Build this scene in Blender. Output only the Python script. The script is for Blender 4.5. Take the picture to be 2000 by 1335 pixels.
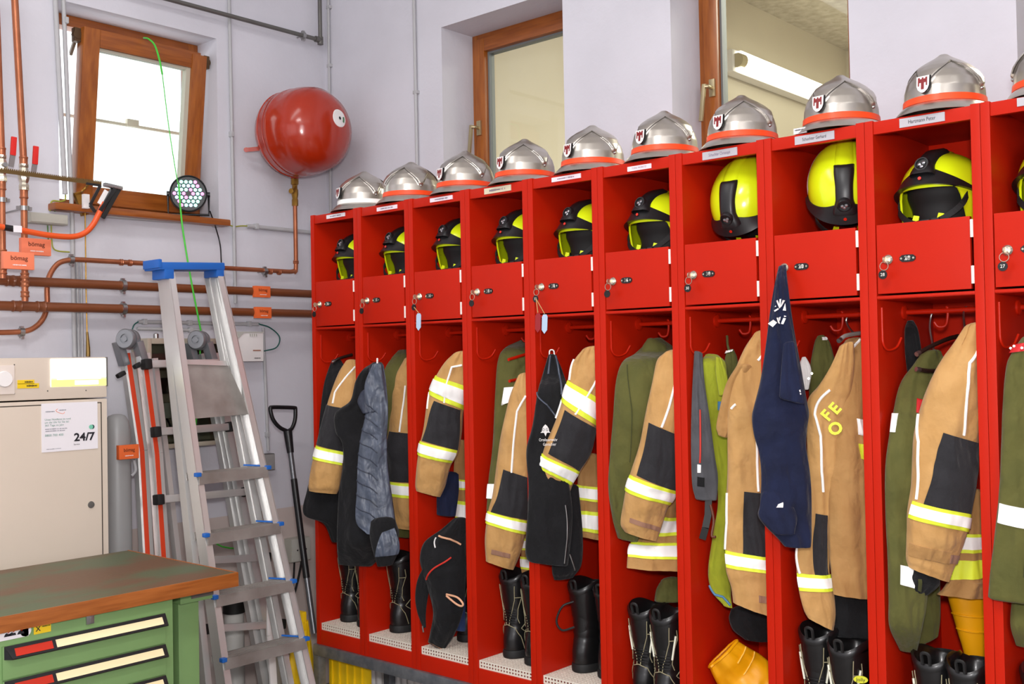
import bpy, bmesh, math, random
import numpy as np
from mathutils import Vector, Matrix, Euler, noise
for o in list(bpy.data.objects): bpy.data.objects.remove(o)
SC = bpy.context.scene
COL = SC.collection
random.seed(7)
PI = math.pi
# ------------------------------------------------------------------ camera
CAM = np.array([-2.95925996, -3.82688713, 1.6379014])
CR = np.array([0.66166761, -0.74955975, -0.01887189])
CU = np.array([-0.00119457, -0.02622312, 0.9996554])
CF = np.array([0.74979633, 0.66141706, 0.01824639])
FPX = 2068.26
cd = bpy.data.cameras.new('camera')
cam = bpy.data.objects.new('camera', cd)
COL.objects.link(cam)
cam.matrix_world = Matrix(((CR[0], CU[0], -CF[0], CAM[0]), (CR[1], CU[1], -CF[1], CAM[1]), (CR[2], CU[2], -CF[2], CAM[2]), (0, 0, 0, 1)))
cd.sensor_width = 36.0
cd.lens = FPX / 2000 * 36.0
cd.clip_start = 0.05
SC.camera = cam
# ------------------------------------------------------------------ world and lights
w = bpy.data.worlds.new('world'); SC.world = w; w.use_nodes = True
bg = w.node_tree.nodes['Background']
bg.inputs[0].default_value = (0.93, 0.97, 1.0, 1); bg.inputs[1].default_value = 2.2
def area(name, loc, rot, sx, sy, power, color=(1, 1, 1)):
    l = bpy.data.lights.new(name, 'AREA'); l.shape = 'RECTANGLE'; l.size = sx; l.size_y = sy; l.energy = power; l.color = color
    o = bpy.data.objects.new(name, l); COL.objects.link(o); o.location = loc; o.rotation_euler = rot
    return o
# assumed unseen area light from the far side, brightening the locker fronts
area('garage_door_daylight', (-6.2, -1.8, 2.0), (0, -PI / 2, 0), 3.0, 4.4, 28, (0.96, 0.98, 1.0))
# fill light behind the camera, added to brighten the back wall
area('entrance_daylight', (-5.2, -7.6, 2.4), (PI / 2 - .1, 0, -.55), 2.0, 2.0, 85, (0.97, 0.98, 1.0))
# assumed fluorescent lamps under the ceiling, the last added to brighten the back corner
for xx, yy, sx, pw in ((-2.4, -5.0, 3.6, 14), (-3.2, -3.0, 1.5, 70), (-2.4, -0.9, 3.0, 14), (-1.9, -0.9, 1.5, 18)):
    area('hall_ceiling_light', (xx, yy, 4.05), (0, 0, 0), sx, 0.4, pw, (1.0, 0.98, 0.97))
# the flash on the camera
fl = bpy.data.lights.new('camera_flash', 'POINT'); fl.energy = 225; fl.shadow_soft_size = 0.09; fl.color = (1, 0.97, 0.96)
fo = bpy.data.objects.new('camera_flash', fl); COL.objects.link(fo)
fo.location = CAM + CU * 0.22 + CR * 0.02
# extra unseen area light added to brighten the neighbouring room
area('side_room_light', (3.6, -3.2, 4.2), (0, 0, 0), 3.0, 2.0, 330, (1.0, 0.93, 0.80))
SC.view_settings.view_transform = 'Standard'
SC.view_settings.look = 'None'
SC.view_settings.gamma = 1.0
SC.view_settings.use_curve_mapping = False
SC.view_settings.exposure = 0.0

# ------------------------------------------------------------------ picture point -> place in the hall
def ray(x, y): return CF + CR * (x - 1000) / FPX - CU * (y - 667.5) / FPX
def onX(x, y, X): d = ray(x, y); return CAM + d * (X - CAM[0]) / d[0]
def onY(x, y, Y): d = ray(x, y); return CAM + d * (Y - CAM[1]) / d[1]
def onZ(x, y, Z): d = ray(x, y); return CAM + d * (Z - CAM[2]) / d[2]
def onT(x, y, t): return CAM + ray(x, y) * t
def dep(p): return float((np.array(p) - CAM) @ CF)

# ------------------------------------------------------------------ materials
def lin(c): return tuple(((v / 255) / 12.92 if v / 255 <= 0.04045 else ((v / 255 + 0.055) / 1.055) ** 2.4) for v in c)
MATS = {}
def mat(name, rgb, rough=0.5, metal=0.0, var=0.0, vscale=6.0, rgb2=None, bump=0.0, bscale=60.0, spec=0.5, coat=0.0, emit=None, estr=0.0, stretch=None, sheen=0.0, detail=4.0, aniso=0.0, fold=0.0, ramp=(0.32, 0.68)):
    if name in MATS: return MATS[name]
    m = bpy.data.materials.new(name); m.use_nodes = True; MATS[name] = m
    nt = m.node_tree; b = nt.nodes['Principled BSDF']
    c = lin(rgb) + (1,)
    b.inputs['Base Color'].default_value = c
    b.inputs['Roughness'].default_value = rough; b.inputs['Metallic'].default_value = metal
    b.inputs['Specular IOR Level'].default_value = spec
    b.inputs['Coat Weight'].default_value = coat; b.inputs['Coat Roughness'].default_value = 0.15
    b.inputs['Sheen Weight'].default_value = sheen
    if aniso: b.inputs['Anisotropic'].default_value = aniso
    if emit:
        b.inputs['Emission Color'].default_value = lin(emit) + (1,); b.inputs['Emission Strength'].default_value = estr
    tc = None
    def coord(sc):
        nonlocal tc
        if tc is None: tc = nt.nodes.new('ShaderNodeTexCoord')
        mp = nt.nodes.new('ShaderNodeMapping'); nt.links.new(tc.outputs['Object'], mp.inputs[0])
        if stretch: mp.inputs['Scale'].default_value = stretch
        n = nt.nodes.new('ShaderNodeTexNoise'); n.inputs['Scale'].default_value = sc; n.inputs['Detail'].default_value = detail
        nt.links.new(mp.outputs[0], n.inputs[0]); return n
    if var or rgb2:
        n = coord(vscale)
        r = nt.nodes.new('ShaderNodeValToRGB'); r.color_ramp.elements[0].position = ramp[0]; r.color_ramp.elements[1].position = ramp[1]
        c2 = lin(rgb2) + (1,) if rgb2 else tuple(v * (1 - var) for v in c[:3]) + (1,)
        r.color_ramp.elements[0].color = c2; r.color_ramp.elements[1].color = c
        nt.links.new(n.outputs[0], r.inputs[0]); nt.links.new(r.outputs[0], b.inputs['Base Color'])
    if bump:
        n = coord(bscale); bp = nt.nodes.new('ShaderNodeBump'); bp.inputs['Strength'].default_value = bump; bp.inputs['Distance'].default_value = 0.004
        nt.links.new(n.outputs[0], bp.inputs['Height']); nt.links.new(bp.outputs[0], b.inputs['Normal'])
        if fold:
            n2 = nt.nodes.new('ShaderNodeTexNoise'); n2.inputs['Scale'].default_value = 9; n2.inputs['Detail'].default_value = 3; n2.inputs['Distortion'].default_value = 0.35
            mp = nt.nodes.new('ShaderNodeMapping'); mp.inputs['Scale'].default_value = (1.2, 1.2, .8); nt.links.new(tc.outputs['Object'], mp.inputs[0]); nt.links.new(mp.outputs[0], n2.inputs[0])
            b2 = nt.nodes.new('ShaderNodeBump'); b2.inputs['Strength'].default_value = fold; b2.inputs['Distance'].default_value = 0.03
            nt.links.new(n2.outputs[0], b2.inputs['Height']); nt.links.new(b2.outputs[0], bp.inputs['Normal'])
    return m
def glass(name, tint=(255, 255, 255), refl=0.08):
    if name in MATS: return MATS[name]
    m = bpy.data.materials.new(name); m.use_nodes = True; MATS[name] = m
    nt = m.node_tree; nt.nodes.clear()
    o = nt.nodes.new('ShaderNodeOutputMaterial'); mx = nt.nodes.new('ShaderNodeMixShader'); tr = nt.nodes.new('ShaderNodeBsdfTransparent'); gl = nt.nodes.new('ShaderNodeBsdfGlossy')
    fr = nt.nodes.new('ShaderNodeFresnel'); fr.inputs[0].default_value = 1.35
    tr.inputs[0].default_value = lin(tint) + (1,); gl.inputs['Roughness'].default_value = 0.02
    nt.links.new(fr.outputs[0], mx.inputs[0]); nt.links.new(tr.outputs[0], mx.inputs[1]); nt.links.new(gl.outputs[0], mx.inputs[2]); nt.links.new(mx.outputs[0], o.inputs[0])
    return m
M_wall = mat('white_plaster', (213, 212, 220), 0.85, var=0.10, vscale=2.2, bump=0.25, bscale=45, spec=0.2)
M_dado = mat('grey_dado_paint', (204, 190, 184), 0.6, var=0.08, vscale=3)
M_stucco = mat('rough_stucco', (205, 196, 178), 0.9, rgb2=(176, 164, 144), vscale=14, bump=1.0, bscale=28)
M_ceil = mat('ceiling_paint', (225, 224, 222), 0.9)
M_floor = mat('concrete_floor', (128, 124, 120), 0.6, var=0.2, vscale=4, bump=0.2, bscale=30)
M_side = mat('side_room_wall', (226, 216, 196), 0.85, var=0.04, vscale=2)
M_wood = mat('stained_window_wood', (166, 94, 30), 0.38, rgb2=(136, 70, 16), vscale=9, stretch=(6, 6, 0.7), coat=0.25)
M_woodh = mat('stained_window_wood_cross', (160, 88, 28), 0.38, rgb2=(130, 66, 16), vscale=9, stretch=(0.7, 0.7, 8), coat=0.25)
M_red = mat('red_locker_enamel', (188, 31, 8), 0.40, var=0.06, vscale=5, bump=0.06, bscale=240, spec=0.18)
M_copper = mat('copper_pipe', (188, 118, 84), 0.36, 0.6, rgb2=(158, 92, 60), vscale=8, stretch=(1, 1, 1))
M_brownpipe = mat('brown_painted_pipe', (124, 70, 40), 0.32, 0.1, var=0.1, vscale=10)
M_brass = mat('brass', (176, 134, 62), 0.35, 0.9, var=0.2, vscale=30)
M_steel = mat('zinc_steel', (170, 170, 168), 0.3, 0.95)
M_nickel = mat('nickel', (205, 196, 178), 0.25, 0.95)
M_greypipe = mat('grey_steel_pipe', (112, 110, 106), 0.45, 0.5, var=0.15, vscale=14)
M_conduit = mat('grey_conduit', (178, 178, 180), 0.55)
M_box = mat('grey_plastic_box', (176, 174, 164), 0.5)
M_black = mat('black_plastic', (22, 22, 24), 0.4)
M_rubber = mat('black_rubber', (20, 20, 20), 0.6)
M_white = mat('white_plastic', (236, 232, 230), 0.45)
M_alu = mat('brushed_aluminium', (224, 223, 221), 0.34, 0.6, var=0.10, vscale=5, stretch=(1, 1, 0.2), bump=0.03, bscale=120)
M_alud = mat('worn_aluminium_tread', (172, 167, 162), 0.5, 0.5, rgb2=(138, 130, 124), vscale=7)
M_galv = mat('galvanised_steel', (150, 154, 160), 0.45, 0.7, rgb2=(118, 124, 132), vscale=26)
M_paper = mat('white_paper', (232, 228, 232), 0.7)
M_ink = mat('black_ink', (24, 22, 30), 0.7)
M_tape = mat('white_reflective_tape', (255, 255, 252), 0.5, spec=0.6)
M_yel = mat('lime_yellow_trim', (226, 240, 58), 0.6)

# ------------------------------------------------------------------ mesh building
WM = {}
def Wm(o): return WM.get(o, Matrix.Identity(4)) if o else Matrix.Identity(4)
class MB:
    def __init__(s): s.v = []; s.f = []
    def add(s, vs, fs):
        k = len(s.v); s.v += [tuple(float(c) for c in p) for p in vs]; s.f += [tuple(i + k for i in f) for f in fs]; return s
    def box(s, a, b):
        x0, y0, z0 = a; x1, y1, z1 = b
        if x0 > x1: x0, x1 = x1, x0
        if y0 > y1: y0, y1 = y1, y0
        if z0 > z1: z0, z1 = z1, z0
        return s.add([(x0, y0, z0), (x1, y0, z0), (x1, y1, z0), (x0, y1, z0), (x0, y0, z1), (x1, y0, z1), (x1, y1, z1), (x0, y1, z1)],
                     [(0, 3, 2, 1), (4, 5, 6, 7), (0, 1, 5, 4), (1, 2, 6, 5), (2, 3, 7, 6), (3, 0, 4, 7)])
    def bar(s, p, q, w, h, up=(0, 0, 1)):
        p = np.array(p, float); q = np.array(q, float); d = q - p; d /= np.linalg.norm(d); up = np.array(up, float)
        a = np.cross(d, up); a /= np.linalg.norm(a); b = np.cross(a, d)
        vs = []
        for c in (p, q):
            for i, j in ((-1, -1), (1, -1), (1, 1), (-1, 1)): vs.append(c + a * w / 2 * i + b * h / 2 * j)
        return s.add(vs, [(0, 1, 2, 3), (7, 6, 5, 4), (0, 4, 5, 1), (1, 5, 6, 2), (2, 6, 7, 3), (3, 7, 4, 0)])
    def tube(s, pts, r, n=10, cap=True):
        P = [np.array(p, float) for p in pts]; m = len(P)
        R = r if hasattr(r, '__len__') else [r] * m
        T = [P[min(i + 1, m - 1)] - P[max(i - 1, 0)] for i in range(m)]; T = [t / (np.linalg.norm(t) + 1e-12) for t in T]
        a = np.array((0, 0, 1.)) if abs(T[0][2]) < 0.9 else np.array((1., 0, 0))
        a = a - T[0] * (a @ T[0]); a /= np.linalg.norm(a)
        vs = []; fs = []
        for i in range(m):
            a = a - T[i] * (a @ T[i]); a /= (np.linalg.norm(a) + 1e-12); b = np.cross(T[i], a)
            for k in range(n):
                t = 2 * PI * k / n; vs.append(P[i] + (a * math.cos(t) + b * math.sin(t)) * R[i])
        for i in range(m - 1):
            for k in range(n): k2 = (k + 1) % n; fs.append((i * n + k, i * n + k2, (i + 1) * n + k2, (i + 1) * n + k))
        if cap: fs.append(tuple(range(n - 1, -1, -1))); fs.append(tuple(range((m - 1) * n, m * n)))
        return s.add(vs, fs)
    def lathe(s, prof, O=(0, 0, 0), ax=(0, 0, 1), n=24, xa=None):
        O = np.array(O, float); ax = np.array(ax, float); ax /= np.linalg.norm(ax)
        a = np.array(xa, float) if xa is not None else (np.array((1., 0, 0)) if abs(ax[0]) < 0.9 else np.array((0, 1., 0)))
        a = a - ax * (a @ ax); a /= np.linalg.norm(a); b = np.cross(ax, a)
        vs = []; fs = []; m = len(prof)
        for r, z in prof:
            for k in range(n): t = 2 * PI * k / n; vs.append(O + ax * z + (a * math.cos(t) + b * math.sin(t)) * r)
        for i in range(m - 1):
            for k in range(n): k2 = (k + 1) % n; fs.append((i * n + k, i * n + k2, (i + 1) * n + k2, (i + 1) * n + k))
        fs.append(tuple(range(n - 1, -1, -1))); fs.append(tuple(range((m - 1) * n, m * n)))
        return s.add(vs, fs)
    def prism(s, poly, O, ax, ay, t):
        O = np.array(O, float); ax = np.array(ax, float); ay = np.array(ay, float); az = np.cross(ax, ay); az /= np.linalg.norm(az)
        n = len(poly); vs = [O + ax * p[0] + ay * p[1] for p in poly] + [O + ax * p[0] + ay * p[1] + az * t for p in poly]
        fs = [tuple(range(n - 1, -1, -1)), tuple(range(n, 2 * n))] + [(i, (i + 1) % n, n + (i + 1) % n, n + i) for i in range(n)]
        return s.add(vs, fs)
    def grid(s, P, closeu=False, closev=False):
        nu = len(P); nv = len(P[0]); vs = [p for row in P for p in row]; fs = []
        for i in range(nu if closeu else nu - 1):
            for j in range(nv if closev else nv - 1):
                i2 = (i + 1) % nu; j2 = (j + 1) % nv; fs.append((i * nv + j, i * nv + j2, i2 * nv + j2, i2 * nv + j))
        return s.add(vs, fs)
    def build(s, name, m, parent=None, smooth=None, bevel=0.0, label=None, cat=None, group=None, kind=None, fixn=True):
        V = [Vector(v) for v in s.v]
        if parent:
            inv = Wm(parent).inverted(); V = [inv @ v for v in V]; base = None
        else:
            xs = [v.x for v in V]; ys = [v.y for v in V]; zs = [v.z for v in V]
            base = Vector(((min(xs) + max(xs)) / 2, (min(ys) + max(ys)) / 2, min(zs))); V = [v - base for v in V]
        me = bpy.data.meshes.new(name); me.from_pydata(V, [], s.f); 
        bm = bmesh.new(); bm.from_mesh(me)
        if bevel > 0:
            es = [e for e in bm.edges if len(e.link_faces) == 2 and e.calc_face_angle(0) > 0.6]
            bmesh.ops.bevel(bm, geom=es, offset=bevel, segments=2, affect='EDGES', profile=0.7)
        if fixn: bmesh.ops.recalc_face_normals(bm, faces=bm.faces)
        bm.to_mesh(me); bm.free()
        if smooth is None: smooth = 40
        if smooth:
            me.polygons.foreach_set('use_smooth', [True] * len(me.polygons)); me.set_sharp_from_angle(angle=math.radians(smooth))
        me.materials.append(m)
        o = bpy.data.objects.new(name, me); COL.objects.link(o)
        if parent: o.parent = parent; WM[o] = Wm(parent)
        else: o.location = base; WM[o] = Matrix.Translation(base)
        tag(o, label, cat, group, kind)
        return o
def tag(o, label=None, cat=None, group=None, kind=None):
    if label: o['label'] = label
    if cat: o['category'] = cat
    if group: o['group'] = group
    if kind: o['kind'] = kind
    return o
def thing(name, label, cat, loc=(0, 0, 0), group=None, kind=None):
    o = bpy.data.objects.new(name, None); COL.objects.link(o); o.location = Vector([float(c) for c in loc]); o.empty_display_size = 0.1
    WM[o] = Matrix.Translation(o.location); return tag(o, label, cat, group, kind)
def put(o, loc, rot=(0, 0, 0)):
    o.location = Vector([float(c) for c in loc]); o.rotation_euler = rot
    m = Matrix.Translation(o.location) @ Euler(rot).to_matrix().to_4x4(); WM[o] = m
    for c in o.children_recursive: WM[c] = m
def dup(root, loc, rot=(0, 0, 0), label=None, group=None):
    r = root.copy(); COL.objects.link(r)
    for ch in root.children:
        c = ch.copy(); COL.objects.link(c); c.parent = r
        for g in ch.children:
            d = g.copy(); COL.objects.link(d); d.parent = c
    put(r, loc, rot)
    if label:
        del r['label']; r['label'] = str(label)
    if group: r['group'] = group
    return r
def struct(mb, name, m, **k): return mb.build(name, m, None, kind='structure', **k)
def bez(pts, n=8):
    P = [np.array(p, float) for p in pts]; P = [2 * P[0] - P[1]] + P + [2 * P[-1] - P[-2]]; out = []
    for i in range(1, len(P) - 2):
        for k in range(n):
            t = k / n; a, b, c, d = P[i - 1], P[i], P[i + 1], P[i + 2]
            out.append(0.5 * (2 * b + (c - a) * t + (2 * a - 5 * b + 4 * c - d) * t * t + (3 * b - a - 3 * c + d) * t ** 3))
    out.append(P[-2]); return out
# flat lettering: width/height in metres, ax = reading direction, ay = up
def text(s, O, ax, ay, h, m, parent, width=None, name='lettering', lift=0.0012, align='CENTER', bold=0.0):
    cu = bpy.data.curves.new('t', 'FONT'); cu.body = s; cu.size = 1.0; cu.align_x = align; cu.align_y = 'CENTER'; cu.resolution_u = 3; cu.offset = bold
    to = bpy.data.objects.new('t', cu); COL.objects.link(to)
    me = bpy.data.meshes.new_from_object(to); bpy.data.objects.remove(to); bpy.data.curves.remove(cu)
    if len(me.vertices) == 0: return None
    xs = [v.co.x for v in me.vertices]; ys = [v.co.y for v in me.vertices]
    sy = h / 0.72; sx = width / (max(xs) - min(xs)) if width else sy
    ax = np.array(ax, float); ax /= np.linalg.norm(ax); ay = np.array(ay, float); ay = ay - ax * (ax @ ay); ay /= np.linalg.norm(ay); az = np.cross(ax, ay)
    O = np.array(O, float)
    mb = MB(); mb.add([O + ax * v.co.x * sx + ay * v.co.y * sy + az * lift for v in me.vertices], [tuple(p.vertices) for p in me.polygons])
    bpy.data.meshes.remove(me)
    return mb.build(name, m, parent, smooth=0, fixn=False)

def scribble(O, ax, ay, h, m, parent, width, name='lettering', lift=0.0012, seed=3):
    """lettering too small to be read in the photograph: a row of little strokes"""
    rn = random.Random(seed); ax = np.array(ax, float); ax /= np.linalg.norm(ax); ay = np.array(ay, float); ay = ay - ax * (ax @ ay); ay /= np.linalg.norm(ay); az = np.cross(ax, ay); O = np.array(O, float)
    mb = MB(); x = -width / 2
    while x < width / 2 - h * .3:
        wv = h * rn.uniform(.35, .6); hh = h * rn.choice((.55, .7, 1.0)) / 2
        if rn.random() > .14: mb.add([O + ax * (x + a * wv) + ay * b * hh + az * lift for a, b in ((0, -1), (.75, -1), (.75, 1), (0, 1))], [(0, 1, 2, 3)])
        x += wv
    return mb.build(name, m, parent, smooth=0, fixn=False)
# ------------------------------------------------------------------ room shell
XW, YB = 0.55, 0.54          # faces of the right wall and of the back wall
HC = 4.2
def wall_with_holes(name, axis, face, depth, a0, a1, z0, z1, holes, m):
    """axis 'x': wall faces -x at x=face, runs along y; axis 'y': faces -y at y=face, runs along x"""
    mb = MB(); cuts = sorted({a0, a1, *[h[0] for h in holes], *[h[1] for h in holes]})
    for p, q in zip(cuts[:-1], cuts[1:]):
        zs = [(z0, z1)]
        for h in holes:
            if h[0] <= p and q <= h[1]: zs = [(z0, h[2]), (h[3], z1)]
        for lo, hi in zs:
            if hi - lo < 1e-6: continue
            if axis == 'x': mb.box((face, p, lo), (face + depth, q, hi))
            else: mb.box((p, face, lo), (q, face + depth, hi))
    return struct(mb, name, m, smooth=0)
H1 = (-0.875, -0.102, 2.335, 3.205)
wall_with_holes('wall_back', 'y', YB, 0.32, -7.0, XW + 0.32, 0.93, HC, [H1], M_wall)
struct(MB().box((-7.0, YB, 0), (XW + 0.32, YB + 0.32, 0.93)), 'trim_1', M_dado, smooth=0)
WINS = [(-1.052, -0.325, 2.05, 3.212), (-2.309, -1.588, 2.05, 3.212), (-3.57, -2.85, 2.05, 3.212)]
wall_with_holes('wall_right', 'x', XW, 0.36, -8.0, YB, 0.93, HC, WINS, M_wall)
struct(MB().box((XW, -8.0, 0), (XW + 0.36, YB, 0.93)), 'trim_2', M_dado, smooth=0)
struct(MB().box((-7.0, -8.0, -0.1), (6.5, YB + 0.32, 0)), 'floor', M_floor, smooth=0)
struct(MB().box((-7.0, -8.0, HC), (XW + 0.36, YB + 0.32, HC + 0.1)), 'ceiling', M_ceil, smooth=0)
struct(MB().box((-7.1, -8.0, 0), (-7.0, YB + 0.32, HC)), 'wall_left', M_wall, smooth=0)
struct(MB().box((-7.0, -8.1, 0), (XW + 0.36, -8.0, HC)), 'wall_front', M_wall, smooth=0)
# side room behind the right wall
SRZ = 4.47
struct(MB().box((XW + 0.36, 0.30, 0), (6.5, 0.40, SRZ)), 'wall_side_room_back', M_side, smooth=0)
struct(MB().box((6.5, -8.0, 0), (6.6, 0.40, SRZ)), 'wall_side_room_right', M_side, smooth=0)
struct(MB().box((XW + 0.36, -8.1, 0), (6.5, -8.0, SRZ)), 'wall_side_room_front', M_side, smooth=0)
struct(MB().box((XW + 0.30, -8.0, SRZ), (6.5, 0.40, SRZ + 0.1)), 'ceiling_side_room', M_stucco, smooth=0)
M_glass = glass('window_glass', (246, 250, 248))
M_seal = mat('grey_window_seal', (112, 116, 116), 0.5)
M_hand = mat('satin_window_handle', (186, 172, 136), 0.35, 0.8)
# ---- windows of the right wall
def side_window(n, y0, y1, z0, z1, handle=None):
    X = 0.76
    root = thing('window_%d' % n, None, None, (X, (y0 + y1) / 2, z0), kind='structure')
    fw, sw = 0.035, 0.062
    def ring(mbv, a0, a1, b0, b1, w_, x0, x1): 
        v = MB().box((x0, a0, b0), (x1, a0 + w_, b1)).box((x0, a1 - w_, b0), (x1, a1, b1))
        h = MB().box((x0, a0 + w_, b0), (x1, a1 - w_, b0 + w_)).box((x0, a0 + w_, b1 - w_), (x1, a1 - w_, b1))
        return v, h
    v, h = ring(None, y0 + .001, y1 - .001, z0, z1, fw, X, X + 0.08); v.build('window_frame', M_wood, root, bevel=.003); h.build('window_frame', M_woodh, root, bevel=.003)
    a, b, c, d = y0 + fw - .008, y1 - fw + .008, z0 + fw - .008, z1 - fw + .008
    v, h = ring(None, a, b, c, d, sw, X - 0.014, X + 0.06); v.build('sash', M_wood, root, bevel=.005); h.build('sash', M_woodh, root, bevel=.005)
    v, h = ring(None, a + sw, b - sw, c + sw, d - sw, 0.009, X + 0.012, X + 0.05); v.f += []; v.build('glazing_seal', M_seal, root); h.build('glazing_seal', M_seal, root)
    MB().box((X + 0.022, a + sw + .004, c + sw + .004), (X + 0.030, b - sw - .004, d - sw - .004)).build('pane', M_glass, root, smooth=0)
    if handle:
        hy, hz = handle
        g = MB().box((X - .024, hy - .013, hz - .035), (X - .014, hy + .013, hz + .035)).build('handle_plate', M_hand, root, bevel=.002)
        MB().tube([(X - .014, hy, hz), (X - .055, hy, hz), (X - .06, hy + .01, hz)], .008).bar((X - .06, hy + .012, hz + .01), (X - .06, hy + .03, hz - .135), .016, .012, (1, 0, 0)).build('handle_lever', M_hand, g, bevel=.002)
    MB().box((XW - .0, y0 + .002, z0 - .012), (X, y1 - .002, z0 + .006)).build('window_sill', M_wall, root)
side_window(2, *WINS[0], handle=(-0.378, onX(938, 250, .745)[2]))
side_window(3, *WINS[1], handle=(onX(1392, 172, .745)[1], onX(1392, 172, .745)[2]))
side_window(4, *WINS[2])
# lamp on the side room wall, seen through window 3
t = thing('fluorescent_wall_lamp', 'long white fluorescent lamp glowing on the wall behind the right hand inner window', 'lamp', (3.9, .25, 3.7))
p0 = onY(1424, 118, .22); p1 = onY(1640, 209, .22); zc = (p0[2] + p1[2]) / 2
M_tubeglow = mat('lit_fluorescent_diffuser', (255, 250, 236), 0.4, emit=(255, 246, 226), estr=5.0)
MB().bar((p0[0], .24, p0[2]), (p1[0] + .6, .24, p0[2]), .10, .17).build('lamp_housing', M_white, t, bevel=.01)
MB().bar((p0[0] + .05, .17, p0[2]), (p1[0] + .6, .17, p0[2]), .05, .15).build('diffuser', M_tubeglow, t, bevel=.015)
MB().tube([(p0[0] + .03, .17, p0[2]), (p0[0] + .10, .165, p0[2])], .055, 16).build('end_cap', mat('lamp_end_cap', (190, 176, 140), .5), t)
# ---- tilted window of the back wall
root = thing('window_1', None, None, (-.48, .70, 2.34), kind='structure')
Yf = 0.70; x0, x1, z0, z1 = H1[0] + .001, H1[1] - .001, H1[2] + .001, H1[3] - .001
fw = .05
MB().box((x0, Yf, z0), (x0 + fw, Yf + .07, z1)).box((x1 - fw, Yf, z0), (x1, Yf + .07, z1)).build('window_frame', M_wood, root, bevel=.003)
MB().box((x0 + fw, Yf, z0), (x1 - fw, Yf + .07, z0 + fw)).box((x0 + fw, Yf, z1 - fw), (x1 - fw, Yf + .07, z1)).build('window_frame', M_woodh, root, bevel=.003)
# sash hinged at the bottom, leaning into the hall
sl = onY(147, 392, .66)[0]; sr = onY(384, 345, .66)[0]
zb_, zt_ = z0 + .035, onY(270, 78, .58)[2]; yb_, yt_ = .685, .59
def sp(x, s, off=0.0):   # s 0..1 up the sash, off towards the hall
    return np.array((x, yb_ + (yt_ - yb_) * s - off, zb_ + (zt_ - zb_) * s))
def sbar(mb, xa, xb, s0, s1, o0, o1):
    vs = [sp(xa, s0, o0), sp(xb, s0, o0), sp(xb, s0, o1), sp(xa, s0, o1), sp(xa, s1, o0), sp(xb, s1, o0), sp(xb, s1, o1), sp(xa, s1, o1)]
    return mb.add(vs, [(0, 3, 2, 1), (4, 5, 6, 7), (0, 1, 5, 4), (1, 2, 6, 5), (2, 3, 7, 6), (3, 0, 4, 7)])
sw = .075
sbar(sbar(MB(), sl, sl + sw, 0, 1, -.03, .03), sr - sw, sr, 0, .985, -.03, .036).build('sash_stile', M_wood, root, bevel=.004)
sbar(sbar(MB(), sl + sw, sr - sw, 0, .10, -.03, .026), sl + sw, sr - sw * .4, .90, 1.0, -.03, .030).build('sash_rail', M_woodh, root, bevel=.004)
sbar(MB(), sl + sw - .005, sr - sw + .005, .09, .91, -.006, .0).build('pane', M_glass, root, smooth=0)
mb = MB(); sbar(mb, sr - sw - .022, sr - sw, .10, .90, -.012, .02); sbar(mb, sl + sw, sr - sw, .885, .90, -.012, .016)
mb.build('glazing_seal', mat('pale_seal', (190, 186, 168), .5), root)
M_brz = mat('bronze_fitting', (92, 70, 48), .45, .5)
for px, s_ in ((150, 1), (402, 1)):
    q = onY(px, 68 if px < 200 else 122, .60); e = onY(138 if px < 200 else 395, 105 if px < 200 else 150, .70)
    MB().bar(q, e, .012, .02).lathe([(.0, -.012), (.02, -.012), (.02, .012), (0, .012)], q, (0, 1, 0), 12).box(q - np.array((.014, .01, .03)), q + np.array((.014, .02, .03))).build('stay_arm', M_brz, root, bevel=.002)
# sill board
a = onY(445, 426, .50)
MB().box((x0 - .05, .475, 2.303), (a[0], .72, 2.334)).build('window_sill', M_woodh, root, bevel=.008)
# guard bar and catch outside the pane
t = thing('window_guard_bar', 'pale metal guard bar outside the tilted window', 'bar', (-.5, .82, 2.7))
q0 = onY(168, 231, .85); q1 = onY(362, 254, .85)
MB().tube([(q0[0] - .12, .85, q0[2]), (q1[0] + .06, .85, q0[2])], .008).build('rod', mat('pale_bar', (226, 214, 196), .5), t)
mid = onY(258, 241, .85); MB().box(mid - np.array((.03, .012, .018)), mid + np.array((.03, .012, .018))).build('clip', mat('pale_bar', (226, 214, 196), .5), t, bevel=.004)
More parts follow.
